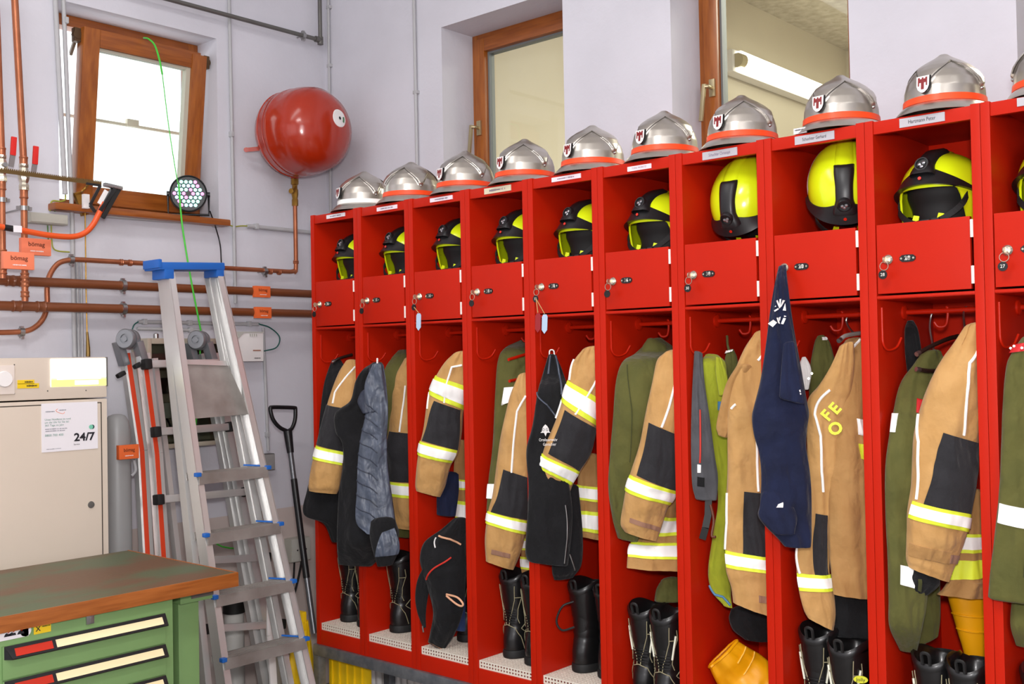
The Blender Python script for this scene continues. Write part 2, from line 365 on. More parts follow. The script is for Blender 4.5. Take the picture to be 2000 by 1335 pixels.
# ------------------------------------------------------------------ the row of red lockers
LW = 0.32; LZ = 0.40; LT = 2.3076 - LZ; LD = 0.45
M_mark = mat('black_number_plate', (20, 18, 18), .35)
M_engr = mat('engraved_white', (236, 230, 222), .5)
M_hinge = mat('white_hinge', (232, 222, 214), .4)
def locker_proto():
    r = thing('locker', 'red locker', 'locker')
    b = MB()
    b.box((0, -.0250, 0), (LD, -.0005, LT)).box((0, -LW + .0005, 0), (LD, -LW + .0255, LT))
    b.box((LD - .012, -LW + .0255, 0), (LD, -.025, LT))
    b.box((.004, -LW + .0255, LT - .012), (LD - .012, -.025, LT - .003))
    b.box((.004, -LW + .0255, .05), (LD - .012, -.025, .062))
    b.box((.010, -LW + .0255, 1.585), (LD - .012, -.025, 1.592))
    b.box((.006, -LW + .0255, 1.394), (LD - .012, -.025, 1.402))
    b.build('body', M_red, r, bevel=.0018)
    MB().box((.003, -LW + .0258, LT - .040), (.020, -.0253, LT - .0035)).build('top_rail', M_red, r, bevel=.002)
    MB().box((.002, -LW + .0258, .0), (.022, -.0253, .064)).build('bottom_rail', M_red, r, bevel=.002)
    MB().box((.001, -LW + .0258, 1.396), (.012, -.0253, 1.404)).build('shelf_lip', M_red, r, bevel=.001)
    d = MB().box((.002, -.2855, 1.410), (.020, -.0275, 1.607)).build('door', M_red, r, bevel=.0022)
    for z in (1.448, 1.573):
        MB().tube([(.001, -.2905, z - .024), (.001, -.2905, z + .024)], .0045, 10).build('hinge', M_hinge, r)
    MB().lathe([(0, 0), (.014, 0), (.014, .006), (.010, .010), (0, .010)], (.002, -.0605, 1.506), (-1, 0, 0), 16).build('lock_cylinder', M_nickel, d)
    pl = MB(); y0 = -.1155
    pl.prism([(.0225 * c, .0105 * s_) for c, s_ in ((-1, -.35), (-.7, -.9), (0, -1), (.7, -.9), (1, -.35), (1, .35), (.7, .9), (0, 1), (-.7, .9), (-1, .35))], (.002, y0, 1.506), (0, -1, 0), (0, 0, 1), .003)
    # ridge lies towards the hall: az = ax x ay = -x
    pl.build('number_plate', M_mark, d)
    for s_ in (-1, 1): MB().lathe([(0, 0), (.003, 0), (.003, .002), (0, .002)], (-.001, y0 + s_ * .017, 1.506), (-1, 0, 0), 8).build('plate_rivet', M_nickel, d)
    MB().tube([(.197, -.0256, 1.362), (.197, -LW + .0256, 1.362)], .008, 10).build('coat_rod', M_red, r)
    MB().lathe([(0, 0), (.022, 0), (.022, .006), (.012, .010), (0, .010)], (.197, -.0252, 1.362), (0, -1, 0), 14).build('rod_flange', M_red, r)
    MB().tube(bez([(.028, -.027, 1.372), (.028, -.027, 1.30), (.028, -.029, 1.268), (.050, -.034, 1.250), (.085, -.045, 1.258), (.105, -.052, 1.285)], 5), .0035, 8).build('side_hook', M_red, r)
    MB().tube(bez([(.197, -.150, 1.374), (.197, -.154, 1.366), (.197, -.152, 1.335), (.197, -.145, 1.318), (.190, -.128, 1.316), (.186, -.118, 1.330)], 5), .004, 8).build('rod_hook', M_red, r)
    return r
NUMS = [36, 35, 34, 33, 32, 31, 30, 29, 28, 27]
lk0 = locker_proto()
LOCK = {}
LLAB = {36: 'red metal locker at the far end of the row by the wall corner', 35: 'red metal locker behind the black softshell with grey quilted lining', 34: 'red metal locker with the slumped black hooded jacket inside',
        33: 'red metal locker with red pegs and a cream name strip', 32: 'red metal locker with two key fobs and a black zip sweater', 31: 'red metal locker with an open olive shirt and long tan hem',
        30: 'red metal locker with lime jacket and grey vest inside', 29: 'red metal locker with the navy shirt draped on its lock', 28: 'red metal locker with the nearest whole tan coat inside', 27: 'red metal locker cut off by the picture edge'}
WHO = {36: 'the farthest locker by the corner', 35: 'the locker with the black softshell', 34: 'the locker with the slumped hooded jacket', 33: 'the locker with red pegs', 32: 'the locker with the black zip sweater',
       31: 'the locker with the open olive shirt', 30: 'the locker with the lime jacket', 29: 'the locker with the navy shirt', 28: 'the locker with the nearest whole tan coat', 27: 'the locker cut off by the picture edge'}
for i, n in enumerate(NUMS):
    loc = (0, -.0255 + .0005 - i * LW, LZ)
    lab = LLAB[n]
    if i == 0: put(lk0, loc); r = lk0; r['label'] = lab; r['group'] = 'row of red lockers'
    else: r = dup(lk0, loc, label=lab, group='row of red lockers')
    LOCK[n] = r
    d = [c for c in r.children if c.name.split('.')[0] == 'door'][0]; WM[d] = WM[r]
    text(str(n), (-.0012, loc[1] - .1155, LZ + 1.506), (0, -1, 0), (0, 0, 1), .0125, M_engr, d, lift=.0004, bold=.01)
# name strips under the helmets
M_greyplate = mat('grey_name_plate', (182, 178, 184), .5)
M_pink = mat('pale_name_strip', (240, 222, 230), .6)
M_cream = mat('cream_name_strip', (214, 202, 176), .6)
M_soft = mat('soft_grey_ink', (112, 96, 120), .7)
def strip(n, cx, cy, wd, ht, m, s_, ink, th):
    p = onX(cx, cy, -.001); r = LOCK[n]
    o = MB().box((-.0005, p[1] - wd / 2, p[2] - ht / 2), (.0035, p[1] + wd / 2, p[2] + ht / 2)).build('name_plate', m, r)
    if s_ == '~': scribble((-.0006, p[1], p[2]), (0, -1, 0), (0, 0, 1), th * .9, ink, o, wd * .6, lift=.0005, seed=n)
    elif s_: text(s_, (-.0006, p[1], p[2]), (0, -1, 0), (0, 0, 1), th, ink, o, width=wd * (.62 if ink is M_soft else .6), lift=.0005)
strip(36, 655, 421, .125, .016, M_paper, '~', M_soft, .006)
strip(35, 755, 406, .125, .016, M_pink, '~', M_soft, .006)
strip(34, 861, 388, .125, .016, M_pink, '~', M_soft, .006)
strip(33, 971, 370, .135, .022, M_cream, '~', M_soft, .009)
strip(32, 1105, 347, .132, .016, M_pink, '~', M_soft, .006)
strip(31, 1248, 327, .096, .016, M_pink, 'TONI MORITZ', M_soft, .006)
strip(30, 1405, 300, .125, .025, M_greyplate, 'Schuchter Christoph', M_soft, .010)
strip(29, 1590, 269, .125, .025, M_greyplate, 'Schuchter Gerhard', M_ink, .010)
strip(28, 1800, 234, .125, .025, M_greyplate, 'Hartmann Peter', M_ink, .011)
strip(27, 2010, 196, .06, .022, M_greyplate, None, M_ink, .01)
q = onX(1563, 261, .004); MB().box((.003, q[1] - .021, LZ + LT - .001), (.006, q[1] + .021, LZ + LT + .016)).build('top_sticker', M_paper, LOCK[29]); scribble((.0028, q[1], LZ + LT + .010), (0, -1, 0), (0, 0, 1), .005, M_ink, LOCK[29], .036)
# galvanised bench frame that carries the lockers
t = thing('locker_bench_frame', 'galvanised steel bench frame carrying the red lockers', 'frame', (.2, -1.7, 0))
Ln = 10 * LW + .03
MB().box((-.012, -Ln, .352), (.028, -.012, .3995)).build('front_beam', M_galv, t, bevel=.006)
MB().box((.40, -Ln, .352), (.44, -.012, .3995)).build('rear_beam', M_galv, t, bevel=.006)
MB().box((.028, -.052, .352), (.40, -.012, .3995)).build('cross_beam', M_galv, t, bevel=.006)
for yy in (-.032, -1.3, -2.2, -3.1):
    for xx in (.008, .42): MB().box((xx - .02, yy - .02, 0), (xx + .02, yy + .02, .352)).build('leg', M_galv, t, bevel=.005)
# perforated plastic mats in the open lockers
M_mat = mat('cream_perforated_plastic', (226, 216, 202), .55)
def floor_mat():
    r = thing('perforated_mat', 'm', 'mat'); b = MB(); W_ = .262; D_ = .40; p = .0145
    nx = int(D_ / p); ny = int(W_ / p)
    for k in range(nx + 1): x = k * D_ / nx; b.box((x - .0028, -W_, .026), (x + .0028, 0, .030))
    for k in range(ny + 1): y = -k * W_ / ny; b.box((0, y - .0028, .0262), (D_, y + .0028, .0298))
    b.build('top_lattice', M_mat, r, smooth=0)
    f = MB()
    for z in (0, .0125, .025): f.box((-.004, -W_, z), (0, 0, z + .0055))
    for k in range(ny + 1): y = -k * W_ / ny; f.box((-.0038, y - .0030, 0), (-.0002, y + .0030, .030))
    f.build('front_lip', M_mat, r, smooth=0)
    return r
m0 = floor_mat(); first = True
for n in (36, 35, 34, 33, 32):
    loc = (.012, -.0255 - (36 - n) * LW - .0285, LZ + .0645); lab = 'cream perforated floor mat of ' + WHO[n]
    if first: put(m0, loc); m0['label'] = lab; m0['group'] = 'locker floor mats'; first = False
    else: dup(m0, loc, label=lab, group='locker floor mats')
# keys with oval number tags
M_key = mat('key_metal', (206, 192, 170), .3, .9)
def key_proto():
    r = thing('locker_key', 'k', 'key'); b = MB()
    b.box((-.022, -.002, -.004), (-.0105, .002, .004)); b.lathe([(0, -.0015), (.010, -.0015), (.010, .0015), (0, .0015)], (-.029, 0, -.002), (0, 1, 0), 14)
    b.build('key_bow', M_key, r)
    ring = [(-.033, .012 * math.sin(a), -.020 + .012 * math.cos(a)) for a in np.linspace(0, 2 * PI, 17)]
    MB().tube(ring, .0012, 6).build('key_ring', M_key, r)
    MB().lathe([(0, -.001), (.0125, -.001), (.0125, .001), (0, .001)], (-.033, .004, -.044), (1, 0, 0), 18).build('number_tag', M_mark, r)
    return r
k0 = key_proto(); first = True
for n in (36, 35, 34, 33, 32, 31, 30, 28, 27):
    loc = (.002, LOCK[n].location.y - .0605, LZ + 1.506); lab = 'small tagged key in the door of ' + WHO[n]
    if first: put(k0, loc); k = k0; k['label'] = lab; k['group'] = 'keys in the locker doors'; first = False
    else: k = dup(k0, loc, label=lab, group='keys in the locker doors')
    if n in (28, 27, 30, 32): text(str(n), (loc[0] - .0345, loc[1] + .004, loc[2] - .044), (0, -1, 0), (0, 0, 1), .009, M_engr, k, lift=.0002)
# paper tags hanging from two of the keys
def paper_tag(n, px, py, m, lab, strap=None):
    t = thing('key_fob', lab, 'fob', onX(px, py, -.036)); p = onX(px, py, -.036)
    MB().prism([(-.011, .026), (-.006, .034), (.006, .034), (.011, .026), (.011, -.022), (0, -.036), (-.011, -.022)], p, (0.2, -.98, 0), (-.05, -.1, .99), .002).build('tag', m, t)
    k = LOCK[n].location; a = np.array((-.033, k.y - .0605, LZ + 1.462)); MB().tube([a, p + np.array((0, .0, .036))], .0016, 6).build('strap', mat('tan_strap', (190, 150, 96), .7), t)
paper_tag(34, 818, 628, mat('pale_blue_tag', (176, 198, 222), .6), 'pale blue tag hanging from the key of locker 34')
paper_tag(32, 1051, 630, mat('dark_red_tag', (150, 28, 36), .6), 'dark red tag hanging from the key of locker 32')
paper_tag(32, 1064, 632, mat('pale_blue_tag', (176, 198, 222), .6), 'pale blue tag beside the dark red one on locker 32')
# ------------------------------------------------------------------ polished metal helmets on top of the lockers
M_helm = mat('polished_aluminium_helmet', (206, 200, 192), .28, 0.88, rgb2=(180, 174, 164), vscale=7, bump=.04, bscale=30)
M_orange = mat('orange_reflective_band', (248, 76, 24), .4, var=.05, vscale=6)
M_shred = mat('emblem_red', (128, 14, 18), .4)
def sm(x): x = min(1, max(0, x)); return x * x * (3 - 2 * x)
def helm_r(z):   # shell profile, 1 = full girth
    zs = [.024, .05, .075, .10, .122, .140, .153, .163, .171, .178, .183, .186]
    rs = [1.02, 1.0, .985, .925, .81, .655, .50, .355, .235, .150, .10, .0]
    return float(np.interp(z, zs, rs))
def helm_pt(z, th, off=0.0):
    k = helm_r(z); a, b = .107, .121
    bump = 0
    hz = sm((z - .066) / .016)
    for c in (0, .5 * PI, PI, 1.5 * PI):
        d = abs((th - c + PI) % (2 * PI) - PI); wv = .080 + .72 * max(0, (z - .072) / .080) ** 1.7
        bump = max(bump, .0090 * hz * (1 - sm((d - wv + .04) / .075)))
    rr = 1 + (bump + off) / .105 * (1 if k > .15 else k / .15)
    return (a * k * rr * math.sin(th), -b * k * rr * math.cos(th), z)
def silver_proto():
    r = thing('silver_helmet', 'h', 'helmet'); N = 168
    zs = list(np.linspace(.024, .186, 54))
    MB().grid([[helm_pt(z, 2 * PI * k / N) for k in range(N)] for z in zs], closev=True).build('shell', M_helm, r, smooth=80)
    M_edge2 = mat('dark_panel_edge', (104, 98, 92), .35, .9)
    for c in (0, .5 * PI, PI, 1.5 * PI):
        P_ = []
        for k in range(25):
            u = k / 24; sd = -1 if u < .5 else 1; z = .082 + (.1525 - .082) * (1 - abs(2 * u - 1) ** 2.2); wv = min(PI / 4, .080 + .72 * max(0, (z - .072) / .080) ** 1.7)
            th = c + wv if sd < 0 else c + PI / 2 - wv
            P_.append(helm_pt(z, th, .001))
        MB().tube(P_, .0016, 5).build('panel_edge', M_edge2, r)
    def rim(f, z, th):
        fw_ = 1.0 + f * (.21 if math.cos(th) > 0 else .16) ; return (  .107 * 1.02 * fw_ * math.sin(th), -.121 * 1.02 * fw_ * math.cos(th) - f * .006, z)
    pr = [(0, .030), (.25, .0255), (.6, .015), (1.0, .002), (1.03, .0005), (1.0, .0), (.6, .010), (.1, .018)]
    MB().grid([[rim(f, z, 2 * PI * k / 72) for k in range(72)] for f, z in pr], closev=True).build('brim', M_helm, r, smooth=50)
    return r
def silver_band(r, m):
    N = 72
    MB().grid([[helm_pt(z, 2 * PI * k / N, o) for k in range(N)] for z, o in ((.030, .0005), (.0305, .0022), (.0485, .0022), (.049, .0005))], closev=True).build('reflective_band', m, r, smooth=50)
def silver_rivets(r):
    for c in (0, .5 * PI, PI, 1.5 * PI):
        if c == 0: continue
        p = np.array(helm_pt(.068, c, .001)); d = np.array((math.sin(c), -math.cos(c), 0.1))
        MB().lathe([(0, -.002), (.0058, -.002), (.0048, .002), (.002, .0042), (0, .0042)], p, d, 12).build('rivet', M_steel, r)
def silver_badge(r, z0=.078):
    p = np.array(helm_pt(z0, 0, .004)); ay = np.array((0, .10, .995)); ax = np.array((1., 0, 0))
    sh = [(-.016, .020), (-.0155, -.004), (-.012, -.013), (-.005, -.0195), (0, -.021), (.005, -.0195), (.012, -.013), (.0155, -.004), (.016, .020)]
    k = 1.15
    d = MB().prism([(a * k * 1.05, b * k * 1.04) for a, b in sh[::-1]], p + np.array((0, .004, 0)), ax, ay, -.0052).build('badge', M_black, r)
    MB().prism([(a * k, b * k) for a, b in sh[::-1]], p + np.array((0, -.001, 0)), ax, ay, -.0014).build('badge_shield', M_white, d)
    fl_ = [(-.0115, .0165), (-.0115, -.004), (-.0085, -.004), (-.0085, .004), (-.0035, .004), (-.0035, -.0125), (.0035, -.0125), (.0035, .004), (.0085, .004), (.0085, -.004), (.0115, -.004), (.0115, .0165), (.007, .0165), (.007, .013), (.002, .013), (.002, .0165), (-.002, .0165), (-.002, .013), (-.007, .013), (-.007, .0165)]
    MB().prism([(a * k, b * k) for a, b in fl_[::-1]], p + np.array((0, -.0026, 0)), ax, ay, -.0008).build('badge_emblem', M_shred, d)
AP = {36: (712, 336), 35: (803, 317), 34: (909, 293), 33: (1025, 277), 32: (1157, 244), 31: (1297, 217), 30: (1448, 188), 29: (1641, 145), 28: (1843, 111), 27: (2062, 74)}
TURN = {36: 14, 35: 22, 34: 9, 33: 6, 32: 7, 31: 6, 30: 6, 29: 6, 28: 6, 27: -20}
proto = None
for n in NUMS:
    px, py = AP[n]; p = onX(px, py, .132)
    lab = {36: 'polished metal helmet with a white band at the end of the row', 35: 'polished metal helmet with orange band and no front shield',
           27: 'polished metal helmet cut off by the picture edge'}.get(n, 'polished shield helmet on top of ' + WHO[n])
    hp = silver_proto() if proto is None else None
    if hp: proto = hp; base = list(hp.children)
    if hp is None:
        hp = proto.copy(); COL.objects.link(hp)
        for ch in base: c = ch.copy(); COL.objects.link(c); c.parent = hp
        WM[hp] = Matrix.Identity(4)
        hp.location = (0, 0, 0); hp.rotation_euler = (0, 0, 0)
    else: pass
    silver_band(hp, M_tape if n == 36 else M_orange); silver_rivets(hp)
    if n != 35: silver_badge(hp)
    AP[n] = (hp, p, math.radians(-90 - TURN[n]))
    if 'label' in hp: del hp['label']
    hp['label'] = str(lab); hp['group'] = 'polished helmets on the lockers'
for n in NUMS:
    hp, p, rz = AP[n]; put(hp, (p[0], p[1], LZ + LT), (0, 0, rz))
# ------------------------------------------------------------------ lime yellow fire helmets in the top compartments
M_lime = mat('lime_helmet_shell', (222, 240, 24), .22, var=.02, vscale=3, spec=.5, coat=.5)
M_blk = mat('satin_black_helmet_trim', (26, 25, 27), .38)
M_liner = mat('black_liner_fabric', (14, 14, 15), .75)
M_lens = mat('lamp_lens', (190, 190, 195), .08, .8)
M_redl = mat('red_marker', (210, 40, 20), .4)
YR = (.118, .150, .128)   # half width, half length, dome height
def y_pt(th, z, off=0.0):
    """th 0 = front (-y); z 0..0.228"""
    zc = .100
    if z >= zc: q = min(1, (z - zc) / YR[2]); k = math.sqrt(max(0, 1 - q ** 2.15))
    else: k = 1.0 - .10 * ((zc - z) / zc) ** 1.6
    a = (YR[0] * k + off); b = (YR[1] * k + off)
    x = a * math.sin(th); y = -b * math.cos(th)
    return (x, y, z)
def y_low(th):
    d = abs((th + PI) % (2 * PI) - PI)
    a, b = math.radians(42), math.radians(66)
    if d < a: return .112
    if d < b: return .112 - .112 * sm((d - a) / (b - a))
    return .018 * sm((d - 1.3) / 1.2)
def yellow_proto():
    r = thing('fire_helmet', 'h', 'helmet'); N = 96; T = 30
    def col(th, off):
        lo = y_low(th); return [y_pt(th, lo + (.2278 - lo) * (1 - (1 - t) ** 1.7), off) for t in np.linspace(0, 1, T)]
    out = [col(2 * PI * k / N, 0) for k in range(N)]; inn = [col(2 * PI * k / N, -.006)[:14] for k in range(N)]
    mb = MB().grid(out, closeu=True); nv = len(mb.v); mb.grid(inn, closeu=True)
    for k in range(N):
        k2 = (k + 1) % N; mb.f.append((k * T, k2 * T, nv + k2 * 14, nv + k * 14))
    mb.build('shell', M_lime, r, smooth=60)
    # comb along the crown
    cb = MB(); rows = []
    for t in np.linspace(-.55, 1.25, 30):
        ang = t; z = .100 + YR[2] * math.cos(ang) ** (1 / 1.07) if math.cos(ang) > 0 else .1
        y = YR[1] * math.sin(ang) * 1.0; h = .006 * sm((t + .6) / .25) * (1 - sm((t - .95) / .3))
        wv = .030 * (1 - .25 * max(0, t)); nz, ny = math.cos(ang), math.sin(ang)
        rows.append([(wv * s_, y + ny * (h * hh - .006), z + nz * (h * hh - .006) - .0012) for s_, hh in ((-1, -.2), (-.8, 1.6), (-.3, 2.1), (.3, 2.1), (.8, 1.6), (1, -.2))])
    cb.grid(rows).build('crown_comb', M_lime, r, smooth=60)
    # black peak
    rows = []
    for th in np.linspace(-1.42, 1.42, 45):
        u = abs(th) / 1.42; e = (1 - u ** 1.6); lo = .120 - .034 * u ** 2; row = []
        for s_, o in ((0, -.004), (0, .005 + .016 * e + .004 * u), (.10, .005 + .013 * e + .003 * u), (.5, .0045 + .005 * e), (1, .003), (1, -.002)):
            row.append(y_pt(th, lo + (.008 + .050 * (1 - u) ** 1.3) * s_, o))
        rows.append(row)
    MB().grid(rows).build('peak', M_blk, r, smooth=50)
    # lamp mount running up the forehead
    rows = []
    for t in np.linspace(0, 1, 26):
        ang = -1.22 + t * 1.05; z = .100 + YR[2] * max(0, math.cos(ang)) ** (1 / 1.07); y = YR[1] * math.sin(ang) * (1.02 - .02 * t)
        if z < .125: z = .125 + (z - .125) * .3
        nz, ny = math.cos(ang), math.sin(ang); wv = .036 - .010 * sm(t / .3) + .004 * sm((t - .5) / .4); h = .016 * (1 - .35 * t) * (1 - sm((t - .92) / .1)) + .002
        rows.append([(wv * s_, y + ny * h * hh, z + nz * h * hh) for s_, hh in ((-1, -.3), (-.92, .6), (-.6, 1), (.6, 1), (.92, .6), (1, -.3))])
    mt = MB().grid(rows).build('lamp_mount', M_blk, r, smooth=50)
    c = np.array((0, -.140, .178)); d = np.array((0, -.95, .30)); d /= np.linalg.norm(d)
    l = MB().lathe([(0, -.02), (.0215, -.02), (.0225, .004), (.020, .010), (.0165, .010), (.0165, .006), (0, .006)], c, d, 22).build('lamp', M_blk, r)
    for q in ((-.006, 0), (.006, .003), (0, -.007)):
        MB().lathe([(0, 0), (.0055, .001), (.0045, .004), (0, .0055)], c + d * .006 + np.array((q[0], 0, q[1])), d, 10).build('lamp_lens', M_lens, l)
    p = np.array((0, -.162, .138)); MB().lathe([(.0022, 0), (.0050, 0), (.0050, .002), (.0022, .002)], p, (0, -1, .25), 10).build('red_mark', M_redl, r)
    # liner, chin strap and buckle
    li = [[(np.array(y_pt(2 * PI * k / 48, z, -.012)) * np.array((.86 + .1 * sm((z - .06) / .05), .80 + .12 * sm((z - .06) / .05), 1)) + np.array((0, .012, 0))) for k in range(48)] for z in np.linspace(.006, .21, 18)]
    mb = MB().grid(li, closev=True); mb.f.append(tuple(range(47, -1, -1))); mb.build('liner', M_liner, r, smooth=60)
    pts = bez([(-.098, -.075, .095), (-.088, -.105, .055), (-.05, -.122, .022), (.0, -.128, .012), (.05, -.122, .026), (.09, -.10, .06), (.1, -.07, .10)], 6)
    st = MB()
    for a, b in zip(pts[:-1], pts[1:]): st.bar(a, b, .004, .016, (0, 0, 1))
    cs = st.build('chin_strap', M_liner, r)
    MB().box((-.014, -.138, .004), (.014, -.124, .024)).box((.018, -.136, .008), (.040, -.122, .026)).build('buckle', M_blk, cs, bevel=.003)
    for s_ in (-1, 1):
        g = MB(); g.prism([(0, 0), (.020, .004), (.022, .016), (.006, .020)], (s_ * .036 - .012, -.112, .022), (1, 0, 0), (0, .1, 1), .003); g.build('liner_flash', M_lime, r)
    nb = [[(np.array((.112 * 0.93 * math.sin(t), .128 * math.cos(t) * .95 + .01, z)) ) for t in np.linspace(-1.9, 1.9, 30)] for z in (.004, .022, .05)]
    nb2 = [[(np.array((.104 * 0.93 * math.sin(t), .120 * math.cos(t) * .95 + .01, z)) ) for t in np.linspace(-1.9, 1.9, 30)] for z in (.05, .022, .004)]
    MB().grid(nb + nb2, closeu=True).build('neck_band', M_liner, r, smooth=60)
    # side flash
    M_of = mat('orange_side_flash', (240, 120, 20), .4)
    for s_ in (-1, 1):
        rows = [[y_pt(s_ * (PI / 2 + a), z + a * .05, .0015) for a in np.linspace(-.25, .75, 12)] for z in (.125, .150)]
        MB().grid(rows).build('side_flash', M_of, r, smooth=60)
    return r
yp = yellow_proto(); first = True
LAMP = {36: (666, 461), 35: (752, 452), 34: (863, 438), 33: (986, 422), 32: (1111, 403), 31: (1250, 386), 28: (1800, 307), 27: (2022, 330)}
for n in NUMS:
    if n in (30, 29): continue
    q = onX(LAMP[n][0], LAMP[n][1], .045); c = LOCK[n].location.y - LW / 2
    y = q[1] - .0; y = min(max(y, c - .006), c + .006) if n != 27 else c
    loc = (.195, y, LZ + 1.5925); rot = (0, 0, math.radians(-90 - 4))
    lab = {28: 'lime fire helmet with its whole face and lamp in view', 27: 'lime fire helmet cut off by the picture edge'}.get(n, 'lime fire helmet with lamp in ' + WHO[n])
    if first: put(yp, loc, rot); h = yp; first = False
    else: h = dup(yp, loc, rot)
    if 'label' in h: del h['label']
    h['label'] = str(lab); h['group'] = 'lime helmets in the lockers'
for n, rz, dy, lab in ((30, -90, 0.0, 'lime fire helmet resting on its peak, crown facing out'), (29, -90 + 20, -.004, 'lime fire helmet with pale side stripe tipped forward')):
    # tipped forward on to the peak
    tip = math.radians(58); c = LOCK[n].location.y - LW / 2
    R_ = Matrix.Rotation(math.radians(rz), 4, 'Z') @ Matrix.Rotation(tip, 4, 'X'); V_ = []
    for ch in yp.children_recursive: V_ += [R_ @ v.co for v in ch.data.vertices]
    ys = [v.y for v in V_]; xs = [v.x for v in V_]; mid = (max(ys) + min(ys)) / 2
    h = dup(yp, (.028 - min(xs), c + dy - mid * (1 if max(ys) - min(ys) > .255 else .3), LZ + 1.5935 - min(v.z for v in V_)), tuple(R_.to_euler()))
    if 'label' in h: del h['label']
    h['label'] = str(lab); h['group'] = 'lime helmets in the lockers'
    for c_ in list(h.children):
        if c_.name.startswith('side_flash'):
            if n == 30: bpy.data.objects.remove(c_)
            else: c_.data = c_.data.copy(); c_.data.materials[0] = M_white
# ------------------------------------------------------------------ cloth: hanging tubes of fabric with folds
def cr(A, s):
    n = len(A); i = int(min(max(math.floor(s), 0), n - 2)); t = s - i
    b, c = A[i], A[i + 1]; a = A[i - 1] if i > 0 else 2 * b - c; d = A[i + 2] if i + 2 < n else 2 * c - b
    return 0.5 * (2 * b + (c - a) * t + (2 * a - 5 * b + 4 * c - d) * t * t + (3 * b - a - 3 * c + d) * t ** 3)
LIM = None
def comp(n):
    global LIM
    i = 36 - n; LIM = (-.0255 - (i + 1) * LW + .0275, -.0255 - i * LW - .027)
class Loft:
    """st: (xl, yl, xr, yr[, X]) - two outline points of the photograph and the distance X of the cloth from the locker front"""
    def __init__(s, st, X=.05, ratio=.55, fold=.05, kf=3, wr=.02, seed=1, rt=.55):
        s.rnd = random.Random(seed); s.n = len(st); s.fold = fold; s.wr = wr
        s.px = np.array([[a[0], a[1], a[2], a[3]] for a in st], float)
        C = []; E = []; Nn = []; H = []
        for a in st:
            xx = a[4] if len(a) > 4 and a[4] is not None else X; rr = a[5] if len(a) > 5 else ratio
            if LIM and xx > 0:
                d0 = ray(a[0], a[1]); y0 = onX(a[0], a[1], 0)[1]; xm = (LIM[1] - y0) / (d0[1] / d0[0])
                if xm > 0: xx = min(xx, max(xm * .95, .025))
                else: xx = min(xx, .02)
            m = ((a[0] + a[2]) / 2, (a[1] + a[3]) / 2); c = onX(m[0], m[1], xx); t = dep(c)
            e = (onT(a[2], a[3], t) - onT(a[0], a[1], t)) / 2
            v = CAM - c; v[2] *= .3; v /= np.linalg.norm(v); v -= e * (v @ e) / (e @ e); v /= np.linalg.norm(v)
            C.append(c); E.append(e); Nn.append(v); H.append(np.linalg.norm(e) * rr)
        s.C = np.array(C); s.E = np.array(E); s.N = np.array(Nn); s.H = np.array(H)[:, None]
        s.ph = [s.rnd.uniform(0, 6.28) for _ in range(12)]; s.kf = kf; s.lim = LIM; s.sd = seed * 7.3; s.crease = min(.016, .16 * float(np.mean([np.linalg.norm(e) for e in s.E]))) * (1 if fold > .015 else 0)
    def P(s, q, th, off=0.0):
        c, e, n, h = cr(s.C, q), cr(s.E, q), cr(s.N, q), float(cr(s.H, q)[0])
        p = s.ph; k = s.kf
        f = s.fold * (math.sin(k * th + p[0] + .35 * q) + .6 * math.sin((2 * k + 1) * th + p[1] - .5 * q) + .35 * math.sin((3 * k + 2) * th + p[2] + .3 * q))
        wv = s.wr * (math.sin(5.1 * q + 1.7 * math.sin(th + p[3]) + p[4]) + .7 * math.sin(8.3 * q - 2.3 * math.cos(th + p[5]) + p[6]))
        cs = math.cos(th); sn = math.sin(th)
        fr = 1 + (f + wv) * abs(cs) ** .7; el = np.linalg.norm(e)
        nz = noise.noise(Vector((c[0] * 9 + sn * 1.6 + s.sd, c[2] * 7 + .7 * sn, cs * 1.6))) + .55 * (1 - 2 * abs(noise.noise(Vector((sn * 2.6 + s.sd, c[2] * 11 + 1.8 * sn, c[1] * 8 + cs))))) 
        r = c + e * sn * (1 + off / el) + n * (h * cs * fr + off * cs + nz * s.crease * abs(cs) ** .6 * (1 if cs > 0 else -1))
        if s.lim:
            # stay inside the locker, or pass in front of its post
            for sg, lim, edge in ((1, s.lim[1], (c - e)[1]), (-1, s.lim[0], (c + e)[1])):
                d = (lim - r[1]) * sg
                if sg > 0 and edge - lim > .004 and c[0] < .085:
                    if d < .03: xm = -.007 + (max(d, 0) / .03) * .30; r[0] = min(r[0], xm - (.10 * (r[0] - xm) if r[0] > xm and d <= 0 else 0))
                elif d < 0 and (r[0] > -.006 or sg < 0 and c[0] > 0): r[1] = lim
            if r[0] > .425: r[0] = .425
        return r
    def body(s, name, m, parent, nq=None, nt=48, s0=0, s1=None, round_top=True, hollow=False, lining=None):
        s1 = s.n - 1 if s1 is None else s1; nq = nq or int(9 * (s1 - s0)) + 2
        rows = [[s.P(q, 2 * PI * k / nt) for k in range(nt)] for q in np.linspace(s0, s1, nq)]
        def shr(row, f, d): c = sum(row) / nt; return [c + (p - c) * f + d for p in row]
        ax0 = s.C[0] - s.C[1]; ax0 /= np.linalg.norm(ax0); ax1 = s.C[-1] - s.C[-2]; ax1 /= np.linalg.norm(ax1)
        w0 = np.linalg.norm(s.E[0])
        if round_top: rows = [shr(rows[0], .35, ax0 * w0 * .28), shr(rows[0], .75, ax0 * w0 * .18)] + rows
        if hollow: rows = rows + [shr(rows[-1], .90, -ax1 * .002), shr(rows[-1], .82, -ax1 * .05)]
        else: rows = rows + [shr(rows[-1], .93, ax1 * .004), shr(rows[-1], .6, ax1 * .006)]
        mb = MB().grid(rows, closev=True); mb.f.append(tuple(range(nt))); L = len(mb.v); mb.f.append(tuple(range(L - 1, L - nt - 1, -1)))
        return mb.build(name, m, parent, smooth=75)
